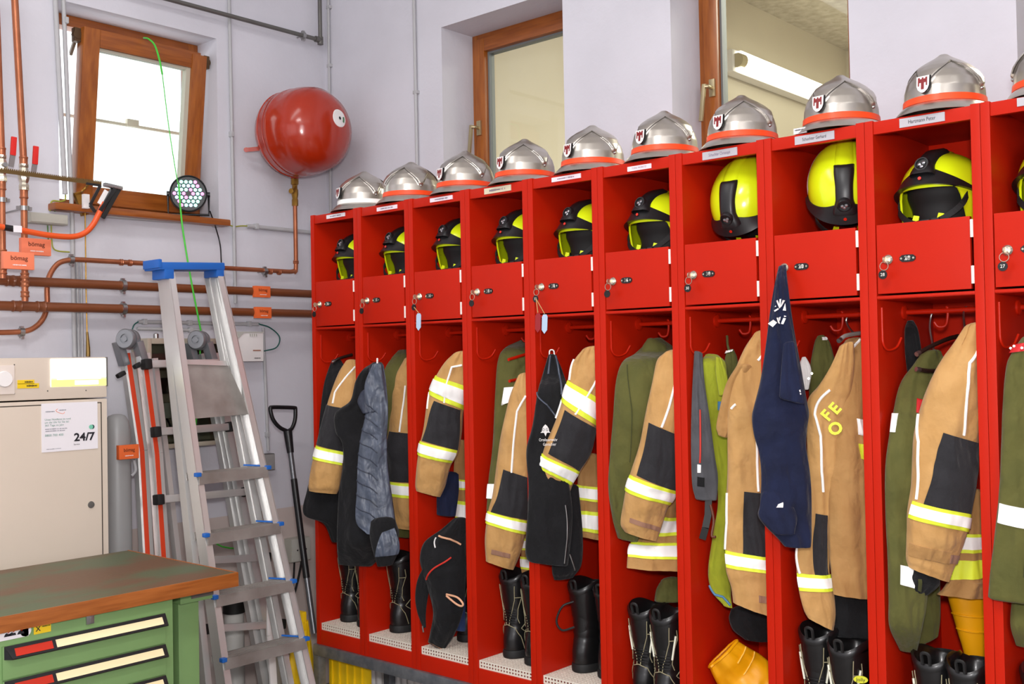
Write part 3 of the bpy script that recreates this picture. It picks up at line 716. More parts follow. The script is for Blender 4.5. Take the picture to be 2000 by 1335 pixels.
    def loc(s, x, y):
        best = None
        for q in np.linspace(0, s.n - 1, 40 * (s.n - 1) + 1):
            a = cr(s.px, q); L, R = a[:2], a[2:]; d = R - L; u = np.array((x, y)) - L; ln = np.hypot(*d)
            dist = abs(d[0] * u[1] - d[1] * u[0]) / ln; v = (u @ d) / ln ** 2
            sc = dist + max(0, abs(v - .5) - .7) * 30
            if best is None or sc < best[0]: best = (sc, q, v * 2 - 1)
        v = max(-1.25, min(1.25, best[2])); th = math.asin(max(-1, min(1, v))) if abs(v) <= 1 else math.copysign(PI / 2 + (abs(v) - 1) * 3, v)
        return best[1], th
    def patch(s, name, m, parent, quad, off=.0038, nu=None, nv=26, bulge=0.0):
        """quad: picture corners TL, TR, BR, BL, laid on the cloth"""
        (q0, a0), (q1, a1), (q2, a2), (q3, a3) = [s.loc(*p) for p in quad]
        nu = nu or max(4, int(14 * max(abs(q3 - q0), abs(q2 - q1))) + 3)
        def at(u, v, o):
            qt, qb = q0 + (q1 - q0) * v, q3 + (q2 - q3) * v; L, R = a0 + (a3 - a0) * u, a1 + (a2 - a1) * u
            return s.P(qt + (qb - qt) * u, L + (R - L) * v, o)
        us, vs = np.linspace(0, 1, nu), np.linspace(0, 1, nv)
        top = [[at(u, v, off) for v in vs] for u in us]; lo = -.003
        top = [[at(0, v, lo) for v in vs]] + top + [[at(1, v, lo) for v in vs]]
        us2 = [0] + list(us) + [1]
        top = [[at(us2[i], 0, lo)] + r + [at(us2[i], 1, lo)] for i, r in enumerate(top)]
        return MB().grid(top).build(name, m, parent, smooth=70)
    def band(s, parent, quad, off=.0038, edge=.2, m=None, name='reflective_band'):
        b = s.patch(name, m or M_yel, parent, quad, off)
        (tl, tr, br, bl) = [np.array(p, float) for p in quad]
        s.patch('reflective_stripe', M_tape, b, [tl + (bl - tl) * edge, tr + (br - tr) * edge, br + (tr - br) * edge, bl + (tl - bl) * edge], off + .0022)
        return b
    def line(s, name, m, parent, pts, r=.004, off=.002):
        q = [s.loc(*p) for p in pts]; P = []
        for (qa, ta), (qb, tb) in zip(q[:-1], q[1:]):
            for k in range(8): t = k / 8; P.append(s.P(qa + (qb - qa) * t, ta + (tb - ta) * t, off))
        P.append(s.P(*q[-1], off)); return MB().tube(P, r, 6).build(name, m, parent)
def cloth(name, rgb, rgb2=None, rough=.85, bump=.35, bscale=90, var=.06, sheen=.15, vscale=12, fold=.7, **k): return mat(name, rgb, rough, var=var, rgb2=rgb2, vscale=vscale, bump=bump, bscale=bscale, spec=.25, sheen=sheen, fold=fold, **k)
M_tan = cloth('tan_turnout_fabric', (196, 152, 96), (182, 138, 82))
M_tand = cloth('tan_turnout_fabric_darker', (180, 138, 86), (164, 122, 72))
M_char = cloth('charcoal_patch_fabric', (44, 43, 46), (38, 37, 40), bscale=260)
M_olive = cloth('olive_shirt_fabric', (92, 90, 44), (80, 80, 38))
M_blackc = cloth('black_fleece', (19, 19, 22), (14, 14, 16), bscale=200)
M_navy = cloth('navy_cotton', (20, 28, 58), (15, 21, 46))
M_quilt = mat('grey_quilted_lining', (82, 90, 106), .42, var=.35, vscale=22, bump=.6, bscale=40, spec=.5, fold=1.0)
M_quiltd = mat('dark_blue_grey_lining', (44, 50, 66), .5, var=.25, vscale=16, bump=.5, bscale=40, fold=.8)
M_pipe = mat('white_reflective_piping', (255, 255, 250), .5)
M_velc = cloth('pinkish_velcro', (158, 118, 96), (146, 108, 88), bscale=300, fold=0)
M_limec = cloth('lime_green_jacket_fabric', (158, 164, 40), (140, 148, 34))
M_greyc = cloth('grey_vest_fabric', (86, 86, 90), (70, 70, 74))
M_salmon = mat('salmon_trim', (226, 170, 134), .8)
M_redtrim = mat('red_piping', (196, 40, 24), .6)
def base_of(*lofts):
    p = np.vstack([l.C for l in lofts]); return (p[:, 0].mean(), p[:, 1].mean(), p[:, 2].min())
def garment(name, label, cat, group, *lofts): return thing(name, label, cat, base_of(*lofts), group)
GC = 'tan turnout coats in the lockers'
def coat(n, label, st, X, bodyst=None, bX=.22, seed=1, patch=None, bands=(), piping=(), velcro=None, bbands=(), ratio=.62):
    g = Loft(st, X, ratio, fold=.045, wr=.028, seed=seed); bl = Loft(bodyst, bX, .35, fold=.10, kf=4, wr=.01, seed=seed + 50) if bodyst else None
    t = garment('turnout_coat', label, 'coat', GC, *([g] if not bl else [g, bl]))
    g.body('sleeve', M_tan, t, hollow=True)
    if patch: g.patch('elbow_patch', M_char, t, patch, .0034)
    for b in bands: g.band(t, b)
    for p in piping: g.line('piping', M_pipe, t, p, .0042)
    if velcro: g.patch('cuff_tab', M_velc, t, velcro, .0035)
    if bl:
        bl.body('coat_body', M_tand, t, hollow=True)
        for b in bbands: bl.band(t, b, edge=.17)
    return t, g, bl
# ---- locker 36
comp(36)
g = Loft([(648, 703, 666, 703, .09), (634, 745, 690, 745, .08), (626, 800, 692, 800, .05), (618, 890, 690, 895, .02), (600, 955, 688, 955, -.03), (593, 1003, 684, 1006, -.05), (632, 1022, 676, 1030, -.03), (648, 1056, 668, 1056, -.02)], .05, .25, seed=3)
t = garment('black_jacket', 'black fleece jacket hanging behind the tan coat in locker 36', 'jacket', 'dark jackets in the lockers', g); g.body('jacket_body', M_blackc, t)
coat(36, 'tan turnout coat with charcoal elbow and one yellow band in locker 36 farthest along', [(676, 704, 697, 704, .06), (661, 728, 706, 728, .04), (645, 770, 704, 772, .0), (631, 820, 694, 824, -.04), (618, 872, 676, 880, -.07), (609, 906, 670, 914, -.09), (603, 945, 664, 950, -.10), (604, 958, 658, 964, -.10)], .0, seed=4,
     patch=[(636, 788), (694, 800), (670, 881), (616, 865)], bands=[[(616, 868), (671, 882), (668, 908), (611, 894)]], piping=[[(694, 716), (676, 738), (657, 766), (653, 788)]])
# ---- black softshell between lockers 36 and 35
comp(35)
g = Loft([(728, 708, 746, 708, -.03), (708, 722, 750, 716), (694, 745, 752, 738), (684, 782, 757, 778), (655, 806, 758, 810), (655, 842, 756, 846), (669, 868, 756, 872), (669, 915, 757, 915), (662, 960, 764, 956), (659, 1015, 772, 1012), (658, 1058, 777, 1052), (661, 1100, 727, 1104)], -.065, .30, fold=.05, kf=3, seed=5)
lin_ = Loft([(727, 712, 748, 712), (712, 752, 754, 745), (715, 800, 758, 800), (705, 850, 756, 850), (699, 900, 757, 900), (697, 955, 763, 955), (695, 1017, 771, 1013), (716, 1042, 772, 1028)], -.105, .22, fold=.16, kf=4, wr=.10, seed=6)
t = garment('softshell_jacket', 'black softshell jacket turned open to its grey quilted lining in front of locker 35', 'jacket', 'dark jackets in the lockers', g)
g.body('jacket_shell', M_blackc, t); lb = lin_.body('quilted_lining', M_quilt, t)
for k in range(9):
    y = 790 + k * 26; lin_.line('quilt_seam', M_quiltd, lb, [(702 - k * .8, y - 10), (724, y + 4), (738, y + 16)], .0022, .001)
h2 = Loft([(724, 1018, 772, 1014), (722, 1045, 777, 1040), (728, 1075, 780, 1070), (737, 1104, 768, 1100)], -.10, .3, fold=.08, seed=7)
h2.body('cuff', M_blackc, t); h2.patch('cuff_lining', M_quilt, t, [(748, 1038), (770, 1030), (776, 1082), (735, 1086)], .004)
hd = Loft([(703, 768, 728, 756), (698, 785, 736, 776), (708, 806, 742, 800)], -.12, .35, seed=8); hd.body('hood_fold', M_quiltd, t)
g.line('collar_zip', M_quiltd, t, [(729, 712), (724, 740), (728, 775)], .004, .004)
MB().tube([onX(737, 700, -.06), onX(737, 711, -.075)], .004, 8).build('hanging_loop', M_white, t)
# ---- locker 35
comp(35)
g = Loft([(778, 684, 800, 684), (764, 700, 806, 698), (749, 730, 806, 730), (746, 800, 806, 800), (750, 900, 806, 900), (770, 1000, 806, 1000), (773, 1045, 800, 1048)], .26, .35, seed=9)
t = garment('olive_shirt', 'olive work shirt hanging behind the tan coat in locker 35', 'shirt', 'olive shirts in the lockers', g); g.body('shirt_body', M_olive, t)
coat(35, 'tan turnout coat half hidden by the black softshell in locker 35', [(790, 700, 822, 700), (771, 738, 826, 738), (763, 785, 832, 785), (756, 840, 834, 842), (753, 880, 834, 882), (759, 920, 836, 922), (762, 970, 834, 974), (768, 1015, 830, 1020), (773, 1030, 822, 1036)], .13, seed=10,
     patch=[(763, 841), (828, 848), (828, 942), (760, 938)], bands=[[(759, 938), (834, 946), (834, 974), (762, 968)]], piping=[[(794, 752), (788, 800), (783, 842)]])
# ---- locker 34
comp(34)
g = Loft([(856, 926, 896, 926), (853, 960, 896, 960), (853, 1003, 890, 1006)], .20, .3, seed=11)
t = garment('navy_sweater', 'dark navy sweater hem hanging behind the sleeve in locker 34', 'sweater', None, g); g.body('sweater_body', M_navy, t)
coat(34, 'tan turnout coat with yellow bands on upper arm and cuff in locker 34', [(886, 690, 920, 688), (868, 708, 926, 704), (851, 735, 924, 742), (840, 762, 912, 782), (833, 792, 905, 806), (827, 836, 902, 846), (819, 872, 894, 886), (814, 908, 880, 910), (811, 945, 870, 948), (813, 958, 860, 970)], .035,
     [(892, 860, 912, 862), (886, 920, 915, 922), (888, 980, 918, 984), (892, 1025, 918, 1032)], .19, seed=12, patch=[(850, 782), (899, 800), (893, 878), (826, 860)],
     bands=[[(852, 732), (914, 756), (904, 800), (837, 766)], [(820, 860), (892, 878), (880, 904), (816, 885)]], piping=[[(903, 713), (884, 716), (874, 748), (869, 786)], [(840, 766), (836, 798)]],
     bbands=[[(887, 934), (916, 938), (917, 956), (888, 955)], [(889, 976), (917, 980), (917, 1018), (891, 1014)]])
comp(34)
# black hooded jacket low in locker 34
g = Loft([(886, 1012, 910, 1012), (862, 1033, 910, 1038), (829, 1058, 910, 1060), (820, 1090, 910, 1095), (826, 1118, 910, 1118), (836, 1150, 908, 1155), (846, 1195, 904, 1195), (840, 1235, 888, 1238), (836, 1252, 868, 1268)], .03, .42, fold=.05, seed=13, wr=.03)
t = garment('hooded_jacket', 'black hooded jacket with salmon trim and red piping slumped low in locker 34', 'jacket', 'dark jackets in the lockers', g); g.body('jacket_body', M_blackc, t)
fl2 = Loft([(834, 1095, 862, 1085), (816, 1130, 845, 1130), (811, 1165, 836, 1165), (815, 1195, 832, 1195), (825, 1222, 832, 1222)], -.02, .35, seed=14); fl2.body('jacket_flap', M_blackc, t)
g.line('hood_trim', M_salmon, t, [(858, 1044), (880, 1050), (900, 1061)], .004); g.line('red_piping', M_redtrim, t, [(882, 1085), (850, 1106), (834, 1130)], .0035)
g.patch('hem_trim', M_salmon, t, [(836, 1254), (866, 1266), (864, 1273), (834, 1260)], .004)
lp = [onX(872, 1160, -.035), onX(893, 1166, -.04), onX(904, 1178, -.04), (onX(901, 1183, -.04)), onX(890, 1178, -.04), onX(872, 1163, -.035)]
MB().tube(bez(lp, 5), .004, 8).build('cuff_loop', M_salmon, t); g.line('chest_mark', M_white, t, [(853, 1048), (852, 1066)], .003)
MB().tube([onX(825, 1222, -.03), onX(827, 1234, -.03)], .003, 8).build('zip_pull', M_steel, t)
g = Loft([(896, 1165, 909, 1165), (893, 1200, 909, 1200), (890, 1228, 909, 1230)], .09, .5, seed=15); t = garment('jeans_leg', 'blue denim leg showing beside the black hooded jacket in locker 34', 'trousers', None, g); g.body('leg_cloth', cloth('blue_denim', (44, 62, 104), (30, 44, 82)), t)
# ---- locker 33
comp(33)
g = Loft([(1016, 664, 1032, 664), (985, 680, 1040, 676), (972, 706, 1042, 706), (967, 770, 1042, 770), (962, 870, 1036, 870), (954, 938, 1030, 940), (950, 1000, 1020, 1000)], .26, .3, seed=16)
t = garment('olive_shirt', 'olive work shirt with white patch hanging behind the coat in locker 33', 'shirt', 'olive shirts in the lockers', g); g.body('shirt_body', M_olive, t)
g.patch('white_patch', M_tape, t, [(986, 757), (1007, 754), (1000, 784), (981, 790)], .006); g.patch('reflective_band', M_tape, t, [(954, 944), (972, 944), (970, 972), (950, 972)], .004)
coat(33, 'tan turnout coat with charcoal elbow and wide cuff band in locker 33', [(1012, 733, 1044, 730), (1004, 752, 1052, 750), (994, 780, 1056, 784), (978, 850, 1054, 860), (970, 905, 1048, 918), (962, 965, 1040, 980), (953, 1000, 1030, 1016), (947, 1050, 1020, 1070), (949, 1095, 1003, 1112)], .03, seed=17,
     patch=[(984, 915), (1040, 934), (1029, 1014), (960, 998)], bands=[[(954, 997), (1030, 1016), (1026, 1043), (948, 1020)]], piping=[[(1027, 772), (1010, 803), (999, 920)]], velcro=[(961, 1070), (996, 1078), (995, 1087), (960, 1080)],
     bodyst=[(1022, 1030, 1046, 1030), (1018, 1080, 1046, 1080), (1018, 1112, 1046, 1116), (1024, 1136, 1044, 1138)], bX=.17, bbands=[[(1018, 1050), (1045, 1052), (1045, 1074), (1018, 1072)], [(1018, 1086), (1045, 1088), (1045, 1112), (1019, 1110)]])
for (px, py, qx, qy) in ((993, 702, 1026, 692), (995, 744, 1024, 738)):
    a, b = onX(px, py, .03), onX(qx, qy, .12)
    tt = thing('hanger_bar', 'red peg above the coat in locker 33' if py < 720 else 'lower red peg by the coat collar in locker 33', 'hanger', b, 'red pegs in locker 33'); MB().tube([a, b], .006, 10).build('peg', M_red, tt)
# ---- locker 32
comp(32)
g = Loft([(1071, 693, 1086, 693, .02), (1060, 730, 1100, 728, .02), (1050, 766, 1108, 762), (1040, 830, 1104, 832), (1028, 880, 1096, 884), (1032, 945, 1112, 948), (1030, 1010, 1118, 1012), (1028, 1088, 1110, 1096), (1060, 1100, 1104, 1104)], -.02, .32, seed=18, fold=.04)
g2 = Loft([(1085, 950, 1130, 950), (1078, 1040, 1138, 1040), (1078, 1110, 1136, 1100), (1082, 1130, 1120, 1126)], .06, .35, seed=19)
t = garment('zip_sweater', 'black zip sweater with white helmet badge hanging in locker 32', 'sweater', None, g)
g.body('sweater_body', M_blackc, t); g2.body('sweater_back', M_blackc, t)
g.line('neck_tape', M_quilt, t, [(1075, 694), (1071, 730)], .004); g.line('neck_tape', M_quilt, t, [(1084, 694), (1091, 728), (1096, 770)], .004)
g.line('zip', M_quilt, t, [(1050, 766), (1068, 790), (1084, 812)], .003); g.line('zip', M_steel, t, [(1103, 985), (1106, 1050), (1101, 1098)], .0025)
g2.line('zip_pull', M_steel, t, [(1112, 1080), (1122, 1112)], .003)
MB().tube(bez([onX(1073, 694, .02), onX(1074, 684, .025), onX(1081, 684, .025), onX(1083, 694, .02)], 5), .0025, 6).build('hanging_loop', M_white, t)
q = g.P(*g.loc(1066, 838), .014); ax = onX(1080, 837.5, -.02) - onX(1060, 838, -.02); ay = np.array((0, 0, 1.)); kx = .0042 / 3
hb = [(-11, -5), (-8, -3), (-7, 2), (-4, 6), (0, 9), (4, 6), (7, 2), (8, -3), (11, -5), (3, -5), (0, -11), (-3, -5)]
axn = ax / np.linalg.norm(ax); MB().prism([(a * .0021, b * .0021) for a, b in hb], q + axn * .0, axn, ay, .0012).build('badge', M_white, t)
text('O G', q + np.cross(axn, ay) * .0018, axn, ay, .011, M_blackc, t)
text('Ortsfeuerwehr', q - ay * .036 + axn * .012, axn, ay, .011, M_white, t, width=.085); text('Gantschier', q - ay * .052 + axn * .018, axn, ay, .011, M_white, t, width=.06)
coat(32, 'tan turnout coat bent at the elbow with broad yellow bands in locker 32', [(1138, 682, 1172, 678), (1120, 706, 1176, 702), (1108, 744, 1174, 760), (1095, 792, 1166, 820), (1083, 826, 1163, 850), (1066, 866, 1154, 886), (1055, 898, 1136, 916), (1047, 930, 1118, 948), (1044, 960, 1110, 972), (1050, 982, 1096, 1002)], .015, seed=20,
     patch=[(1103, 800), (1163, 836), (1129, 919), (1071, 884)], bands=[[(1110, 742), (1168, 780), (1163, 830), (1096, 779)], [(1058, 882), (1130, 920), (1113, 946), (1050, 906)]],
     piping=[[(1122, 702), (1112, 742)], [(1162, 742), (1140, 778), (1122, 808)], [(1096, 780), (1086, 816)]],
     bodyst=[(1130, 890, 1176, 892), (1128, 950, 1180, 952), (1127, 1010, 1182, 1012), (1128, 1045, 1180, 1056)], bX=.17, bbands=[[(1128, 946), (1178, 952), (1178, 982), (1129, 974)], [(1128, 996), (1178, 1000), (1178, 1042), (1129, 1034)]])
# ---- locker 31
comp(31)
g = Loft([(1268, 664, 1292, 660), (1240, 690, 1320, 682), (1216, 706, 1324, 704), (1203, 745, 1320, 745), (1197, 820, 1310, 820), (1192, 880, 1290, 880), (1188, 950, 1270, 950), (1196, 1010, 1262, 1010), (1206, 1048, 1246, 1056)], .20, .35, fold=.05, kf=3, seed=21)
t = garment('olive_shirt', 'olive shirt with open collar hanging beside the tan sleeve in locker 31', 'shirt', 'olive shirts in the lockers', g); g.body('shirt_body', M_olive, t)
c2 = Loft([(1264, 662, 1286, 664), (1254, 678, 1302, 674), (1250, 694, 1308, 688)], .155, .4, seed=22); c2.body('collar', M_olive, t)
g.line('shirt_seam', cloth('olive_seam', (66, 68, 34)), t, [(1224, 712), (1232, 800), (1228, 900)], .002)
coat(31, 'tan turnout coat with a long hem and two bands on it in locker 31', [(1296, 690, 1330, 684), (1283, 704, 1338, 702), (1274, 746, 1340, 752), (1261, 806, 1338, 826), (1249, 868, 1332, 890), (1234, 915, 1326, 945), (1224, 948, 1318, 968), (1217, 985, 1304, 992), (1212, 1022, 1290, 1034), (1220, 1038, 1282, 1056)], .035, seed=23,
     patch=[(1266, 824), (1318, 846), (1319, 958), (1242, 926)], bands=[[(1231, 926), (1319, 957), (1306, 986), (1222, 956)]], piping=[[(1315, 747), (1300, 800), (1288, 832)]], velcro=[(1229, 1008), (1286, 1028), (1284, 1036), (1228, 1017)],
     bodyst=[(1290, 960, 1336, 960), (1284, 1010, 1340, 1010), (1240, 1050, 1342, 1052), (1227, 1080, 1342, 1084), (1224, 1108, 1342, 1114)], bX=.17, bbands=[[(1288, 1008), (1338, 1011), (1338, 1042), (1284, 1044)], [(1230, 1056), (1338, 1058), (1338, 1090), (1228, 1086)]])
g = Loft([(1292, 1132, 1330, 1130), (1282, 1150, 1334, 1148), (1278, 1172, 1334, 1172)], .17, .5, seed=24); t = garment('olive_cloth', 'bundled olive cloth stuffed above the boots in locker 31', 'cloth', None, g); g.body('cloth_body', M_olive, t)
# ---- locker 30
comp(30)
g = Loft([(1356, 686, 1372, 690), (1352, 760, 1376, 745), (1350, 830, 1386, 815), (1350, 890, 1396, 890), (1352, 945, 1402, 930), (1358, 972, 1400, 974)], .05, .5, seed=25)
t = garment('grey_vest', 'grey vest with red zip hanging at the side of locker 30', 'vest', None, g); g.body('vest_body', M_greyc, t); g.line('red_zip', M_redtrim, t, [(1366, 800), (1366, 850), (1365, 902)], .003)
g.patch('care_label', M_white, t, [(1361, 906), (1367, 906), (1367, 922), (1361, 922)], .003); g.patch('pocket_patch', M_blackc, t, [(1361, 930), (1374, 932), (1374, 950), (1361, 948)], .003)
bt = MB(); P_ = [onX(1384, 975, .03), onX(1383, 1005, .02), onX(1378, 1030, .0), onX(1372, 1052, .0)]
for a, b in zip(P_[:-1], P_[1:]): bt.bar(a, b, .022, .006, (1, .4, 0))
tb = thing('leather_belt', 'black leather belt with buckle dangling below the grey vest in locker 30', 'belt', P_[-1]); bt.build('strap', M_rubber, tb); MB().tube(bez([onX(1388, 985, .02), onX(1394, 1015, .02), onX(1390, 1045, .01), onX(1398, 1048, .01)], 4), .004, 8).build('buckle', mat('brown_leather', (96, 50, 30), .5), tb)
g = Loft([(1378, 692, 1404, 694), (1368, 712, 1418, 712), (1371, 766, 1420, 766), (1383, 840, 1424, 840), (1396, 910, 1432, 910), (1402, 980, 1434, 980), (1392, 1045, 1434, 1045), (1383, 1115, 1430, 1115), (1391, 1155, 1428, 1158), (1412, 1180, 1430, 1184)], .11, .4, fold=.05, seed=26)
t = garment('lime_jacket', 'lime green jacket with blue hem hanging beside the grey vest in locker 30', 'jacket', None, g); g.body('jacket_body', M_limec, t); M_bhem = mat('blue_hem', (76, 128, 170), .6)
g.line('blue_hem', M_bhem, t, [(1386, 1142), (1396, 1160), (1410, 1163), (1424, 1180)], .004, .001); fl2 = Loft([(1398, 697, 1410, 700), (1398, 730, 1420, 730), (1404, 770, 1424, 765)], .06, .4, seed=27); fl2.body('jacket_collar', M_limec, t)
g.patch('blue_tab', M_bhem, t, [(1400, 784), (1406, 784), (1406, 800), (1400, 800)], .004)
g = Loft([(1421, 684, 1433, 682), (1416, 700, 1440, 700), (1414, 732, 1442, 732), (1418, 760, 1440, 760)], .15, .5, seed=28)
t = garment('olive_hat', 'olive field hat with strap hanging at the back beside the lime jacket', 'hat', None, g); g.body('hat_body', M_olive, t); MB().tube([onX(1420, 655, .17), onX(1421, 672, .165), onX(1425, 690, .15)], .004, 6).build('hat_strap', M_olive, t); g.patch('hat_label', M_white, t, [(1418, 681), (1428, 676), (1428, 686), (1418, 690)], .006)
t, g, b_ = coat(30, 'tan turnout coat reaching out beside the navy shirt in locker 30', [(1474, 650, 1500, 646), (1452, 684, 1512, 684), (1432, 736, 1516, 740), (1422, 800, 1518, 806), (1421, 850, 1514, 856), (1421, 920, 1512, 926), (1418, 1000, 1510, 1006), (1418, 1075, 1512, 1088), (1418, 1112, 1512, 1122), (1428, 1146, 1510, 1160), (1432, 1176, 1506, 1202)], .06, seed=29,
     patch=[(1449, 957), (1506, 962), (1506, 1086), (1447, 1078)], bands=[[(1418, 1074), (1510, 1086), (1510, 1118), (1419, 1106)]], piping=[[(1420, 962), (1419, 1020), (1417, 1072)], [(1471, 848), (1473, 900), (1476, 957)], [(1484, 694), (1476, 704)], [(1434, 788), (1427, 797)]], velcro=[(1477, 1158), (1506, 1162), (1506, 1174), (1477, 1171)], ratio=.5)
sl2 = Loft([(1440, 712, 1470, 716), (1418, 750, 1452, 752), (1405, 800, 1438, 802), (1399, 832, 1430, 838), (1402, 846, 1422, 852)], .02, .5, seed=30); sl2.body('front_flap', M_tand, t)
b3 = Loft([(1406, 852, 1430, 852), (1409, 876, 1430, 880), (1414, 900, 1432, 900), (1400, 915, 1432, 915), (1400, 940, 1432, 945)], .13, .4, seed=31); b3.body('second_sleeve', M_tand, t); b3.patch('reflective_band', M_tape, t, [(1406, 856), (1428, 856), (1428, 884), (1412, 884)], .004); b3.patch('elbow_patch', M_char, t, [(1410, 888), (1430, 888), (1430, 912), (1408, 912)], .004)
g = Loft([(1428, 1190, 1500, 1198), (1424, 1208, 1504, 1212), (1432, 1230, 1504, 1232), (1452, 1246, 1500, 1250)], .20, .5, fold=.08, seed=32); t = garment('black_bundle', 'bundled black clothing under the tan coat in locker 30', 'clothing', None, g); g.body('cloth_body', M_blackc, t)
# ---- locker 29
comp(29)
g = Loft([(1566, 698, 1574, 697), (1562, 712, 1582, 712), (1564, 730, 1585, 730), (1568, 757, 1580, 757)], .14, .5, seed=33); t = garment('white_hat', 'white mesh hat with eyelets beside the navy shirt in locker 29', 'hat', None, g); g.body('hat_body', mat('white_mesh', (226, 222, 220), .8, bump=.4, bscale=300), t)
for e in ((1577, 739), (1582, 729)):
    c = g.P(*g.loc(*e), .004); MB().lathe([(.0022, 0), (.0036, 0), (.0036, .001), (.0022, .001)], c, CAM - c, 10).build('eyelet', M_nickel, t)
g = Loft([(1596, 657, 1610, 655), (1590, 672, 1622, 672), (1582, 720, 1632, 720), (1580, 770, 1628, 770), (1582, 820, 1624, 820)], .20, .4, fold=.07, seed=34); t = garment('olive_trousers', 'olive trousers bunched on a hook behind the navy shirt in locker 29', 'trousers', None, g); g.body('cloth_body', M_olive, t); g.patch('waist_label', M_white, t, [(1604, 658), (1612, 658), (1612, 664), (1604, 664)], .004)
t, g, b_ = coat(29, 'tan turnout coat with yellow back lettering on a grey hanger in locker 29', [(1640, 676, 1668, 668), (1622, 716, 1668, 712), (1600, 752, 1664, 758), (1578, 782, 1654, 790), (1576, 840, 1644, 845), (1577, 910, 1638, 915), (1574, 990, 1632, 995), (1560, 1060, 1624, 1064), (1556, 1110, 1620, 1116), (1560, 1150, 1628, 1154), (1570, 1190, 1632, 1196), (1578, 1206, 1628, 1230)], .07, seed=35, ratio=.45,
     patch=[(1590, 1000), (1612, 1004), (1614, 1120), (1588, 1122)], bands=[[(1557, 1118), (1622, 1120), (1626, 1152), (1562, 1152)]], piping=[[(1617, 760), (1592, 790), (1588, 808), (1598, 850), (1600, 920), (1604, 958)], [(1556, 1070), (1561, 1118)]],
     bodyst=[(1652, 664, 1694, 662, .16), (1634, 694, 1704, 694), (1626, 760, 1708, 760), (1624, 860, 1708, 860), (1618, 960, 1708, 960), (1618, 1060, 1710, 1060), (1624, 1120, 1710, 1125), (1628, 1160, 1710, 1170)], bX=.12)
b_.line('piping', M_pipe, t, [(1675, 660), (1658, 682), (1638, 702), (1650, 703)], .0042)
for ch, px, py, rz, hh in (('E', 1624, 796, 48, .034), ('F', 1610, 810, 48, .034), ('O', 1624, 835, 30, .036)):
    q = g.P(*g.loc(px, py), .006) if ch != 'x' else None; vv = CAM - q; vv /= np.linalg.norm(vv); rx = np.cross((0, 0, 1), vv); rx /= np.linalg.norm(rx); uy = np.cross(vv, rx)
    a = math.radians(rz); text(ch, q, rx * math.cos(a) + uy * math.sin(a) if ch != 'z' else rx, -rx * math.sin(a) + uy * math.cos(a), hh, M_yel, t, bold=.035, lift=.002)
b_.patch('reflective_band', M_tape, t, [(1667, 816), (1690, 820), (1690, 852), (1671, 848)], .004); b_.patch('yellow_band', M_yel, t, [(1672, 866), (1690, 868), (1690, 898), (1678, 896)], .004)
g = Loft([(1630, 1160, 1700, 1164), (1630, 1200, 1702, 1200), (1632, 1240, 1702, 1240)], .15, .3, fold=.06, seed=36); t = garment('black_trousers', 'black trousers hanging under the tan coat in locker 29', 'trousers', None, g); g.body('cloth_body', M_blackc, t)
# navy shirt on the lock of locker 29
g = Loft([(1521, 520, 1535, 518, -.022, .8), (1512, 560, 1539, 556), (1504, 610, 1545, 606), (1496, 675, 1555, 668), (1485, 745, 1567, 732), (1473, 792, 1576, 784), (1469, 815, 1580, 808), (1473, 850, 1576, 838), (1483, 885, 1574, 872), (1487, 930, 1582, 925), (1485, 982, 1585, 978), (1483, 1012, 1585, 1014), (1520, 1052, 1585, 1050), (1530, 1064, 1584, 1066)], -.06, .40, fold=.07, kf=3, wr=.02, seed=37)
t = garment('navy_shirt', 'navy t-shirt with white print draped over the lock of locker 29', 'shirt', None, g); g.body('shirt_body', M_navy, t)
g2 = Loft([(1530, 672, 1552, 668), (1526, 720, 1560, 716), (1522, 774, 1572, 786)], -.115, .22, fold=.05, seed=38); g2.body('short_sleeve', M_navy, t)
hm = Loft([(1488, 965, 1520, 950), (1484, 988, 1536, 966), (1484, 1010, 1556, 1006), (1512, 1040, 1552, 1040)], -.105, .25, fold=.05, seed=39); hm.body('turned_hem', M_navy, t); hm.patch('size_label', M_white, t, [(1518, 984), (1526, 980), (1526, 990), (1514, 990)], .004)
def flat(poly, l, nm='print'):
    P_ = [l.P(*l.loc(*p), .0075) for p in poly]; c = sum(P_) / len(P_); vw = CAM - c; vw /= np.linalg.norm(vw)
    mb = MB(); mb.add([p for p in P_] + [p - vw * .010 for p in P_], [tuple(range(len(P_)))] + [(i, (i + 1) % len(P_), len(P_) + (i + 1) % len(P_), len(P_) + i) for i in range(len(P_))]); mb.build(nm, M_white, t, smooth=0)
for pl in ([(1515, 587), (1518, 586), (1522, 600), (1520, 603)], [(1521, 585), (1523, 584), (1522, 601), (1520, 600)], [(1525, 587), (1529, 587), (1523, 600), (1522, 598)], [(1529, 593), (1530, 607), (1525, 606)], [(1511, 606), (1518, 602), (1519, 605), (1512, 609)], [(1512, 599), (1514, 597), (1515, 599), (1513, 600)],
           [(1503, 632), (1510, 625), (1516, 630), (1509, 639)], [(1515, 621), (1518, 620), (1521, 632), (1518, 632)], [(1519, 620), (1522, 619), (1521, 626), (1520, 627)], [(1526, 621), (1529.5, 622), (1526, 633), (1522.5, 632)], [(1527, 617), (1530, 617), (1530, 620), (1527, 620)]): flat(pl, g)
flat([(1556, 760), (1558, 760), (1559, 764), (1557, 764)], g2); flat([(1557, 766), (1559, 766), (1560, 769), (1558, 769)], g2)
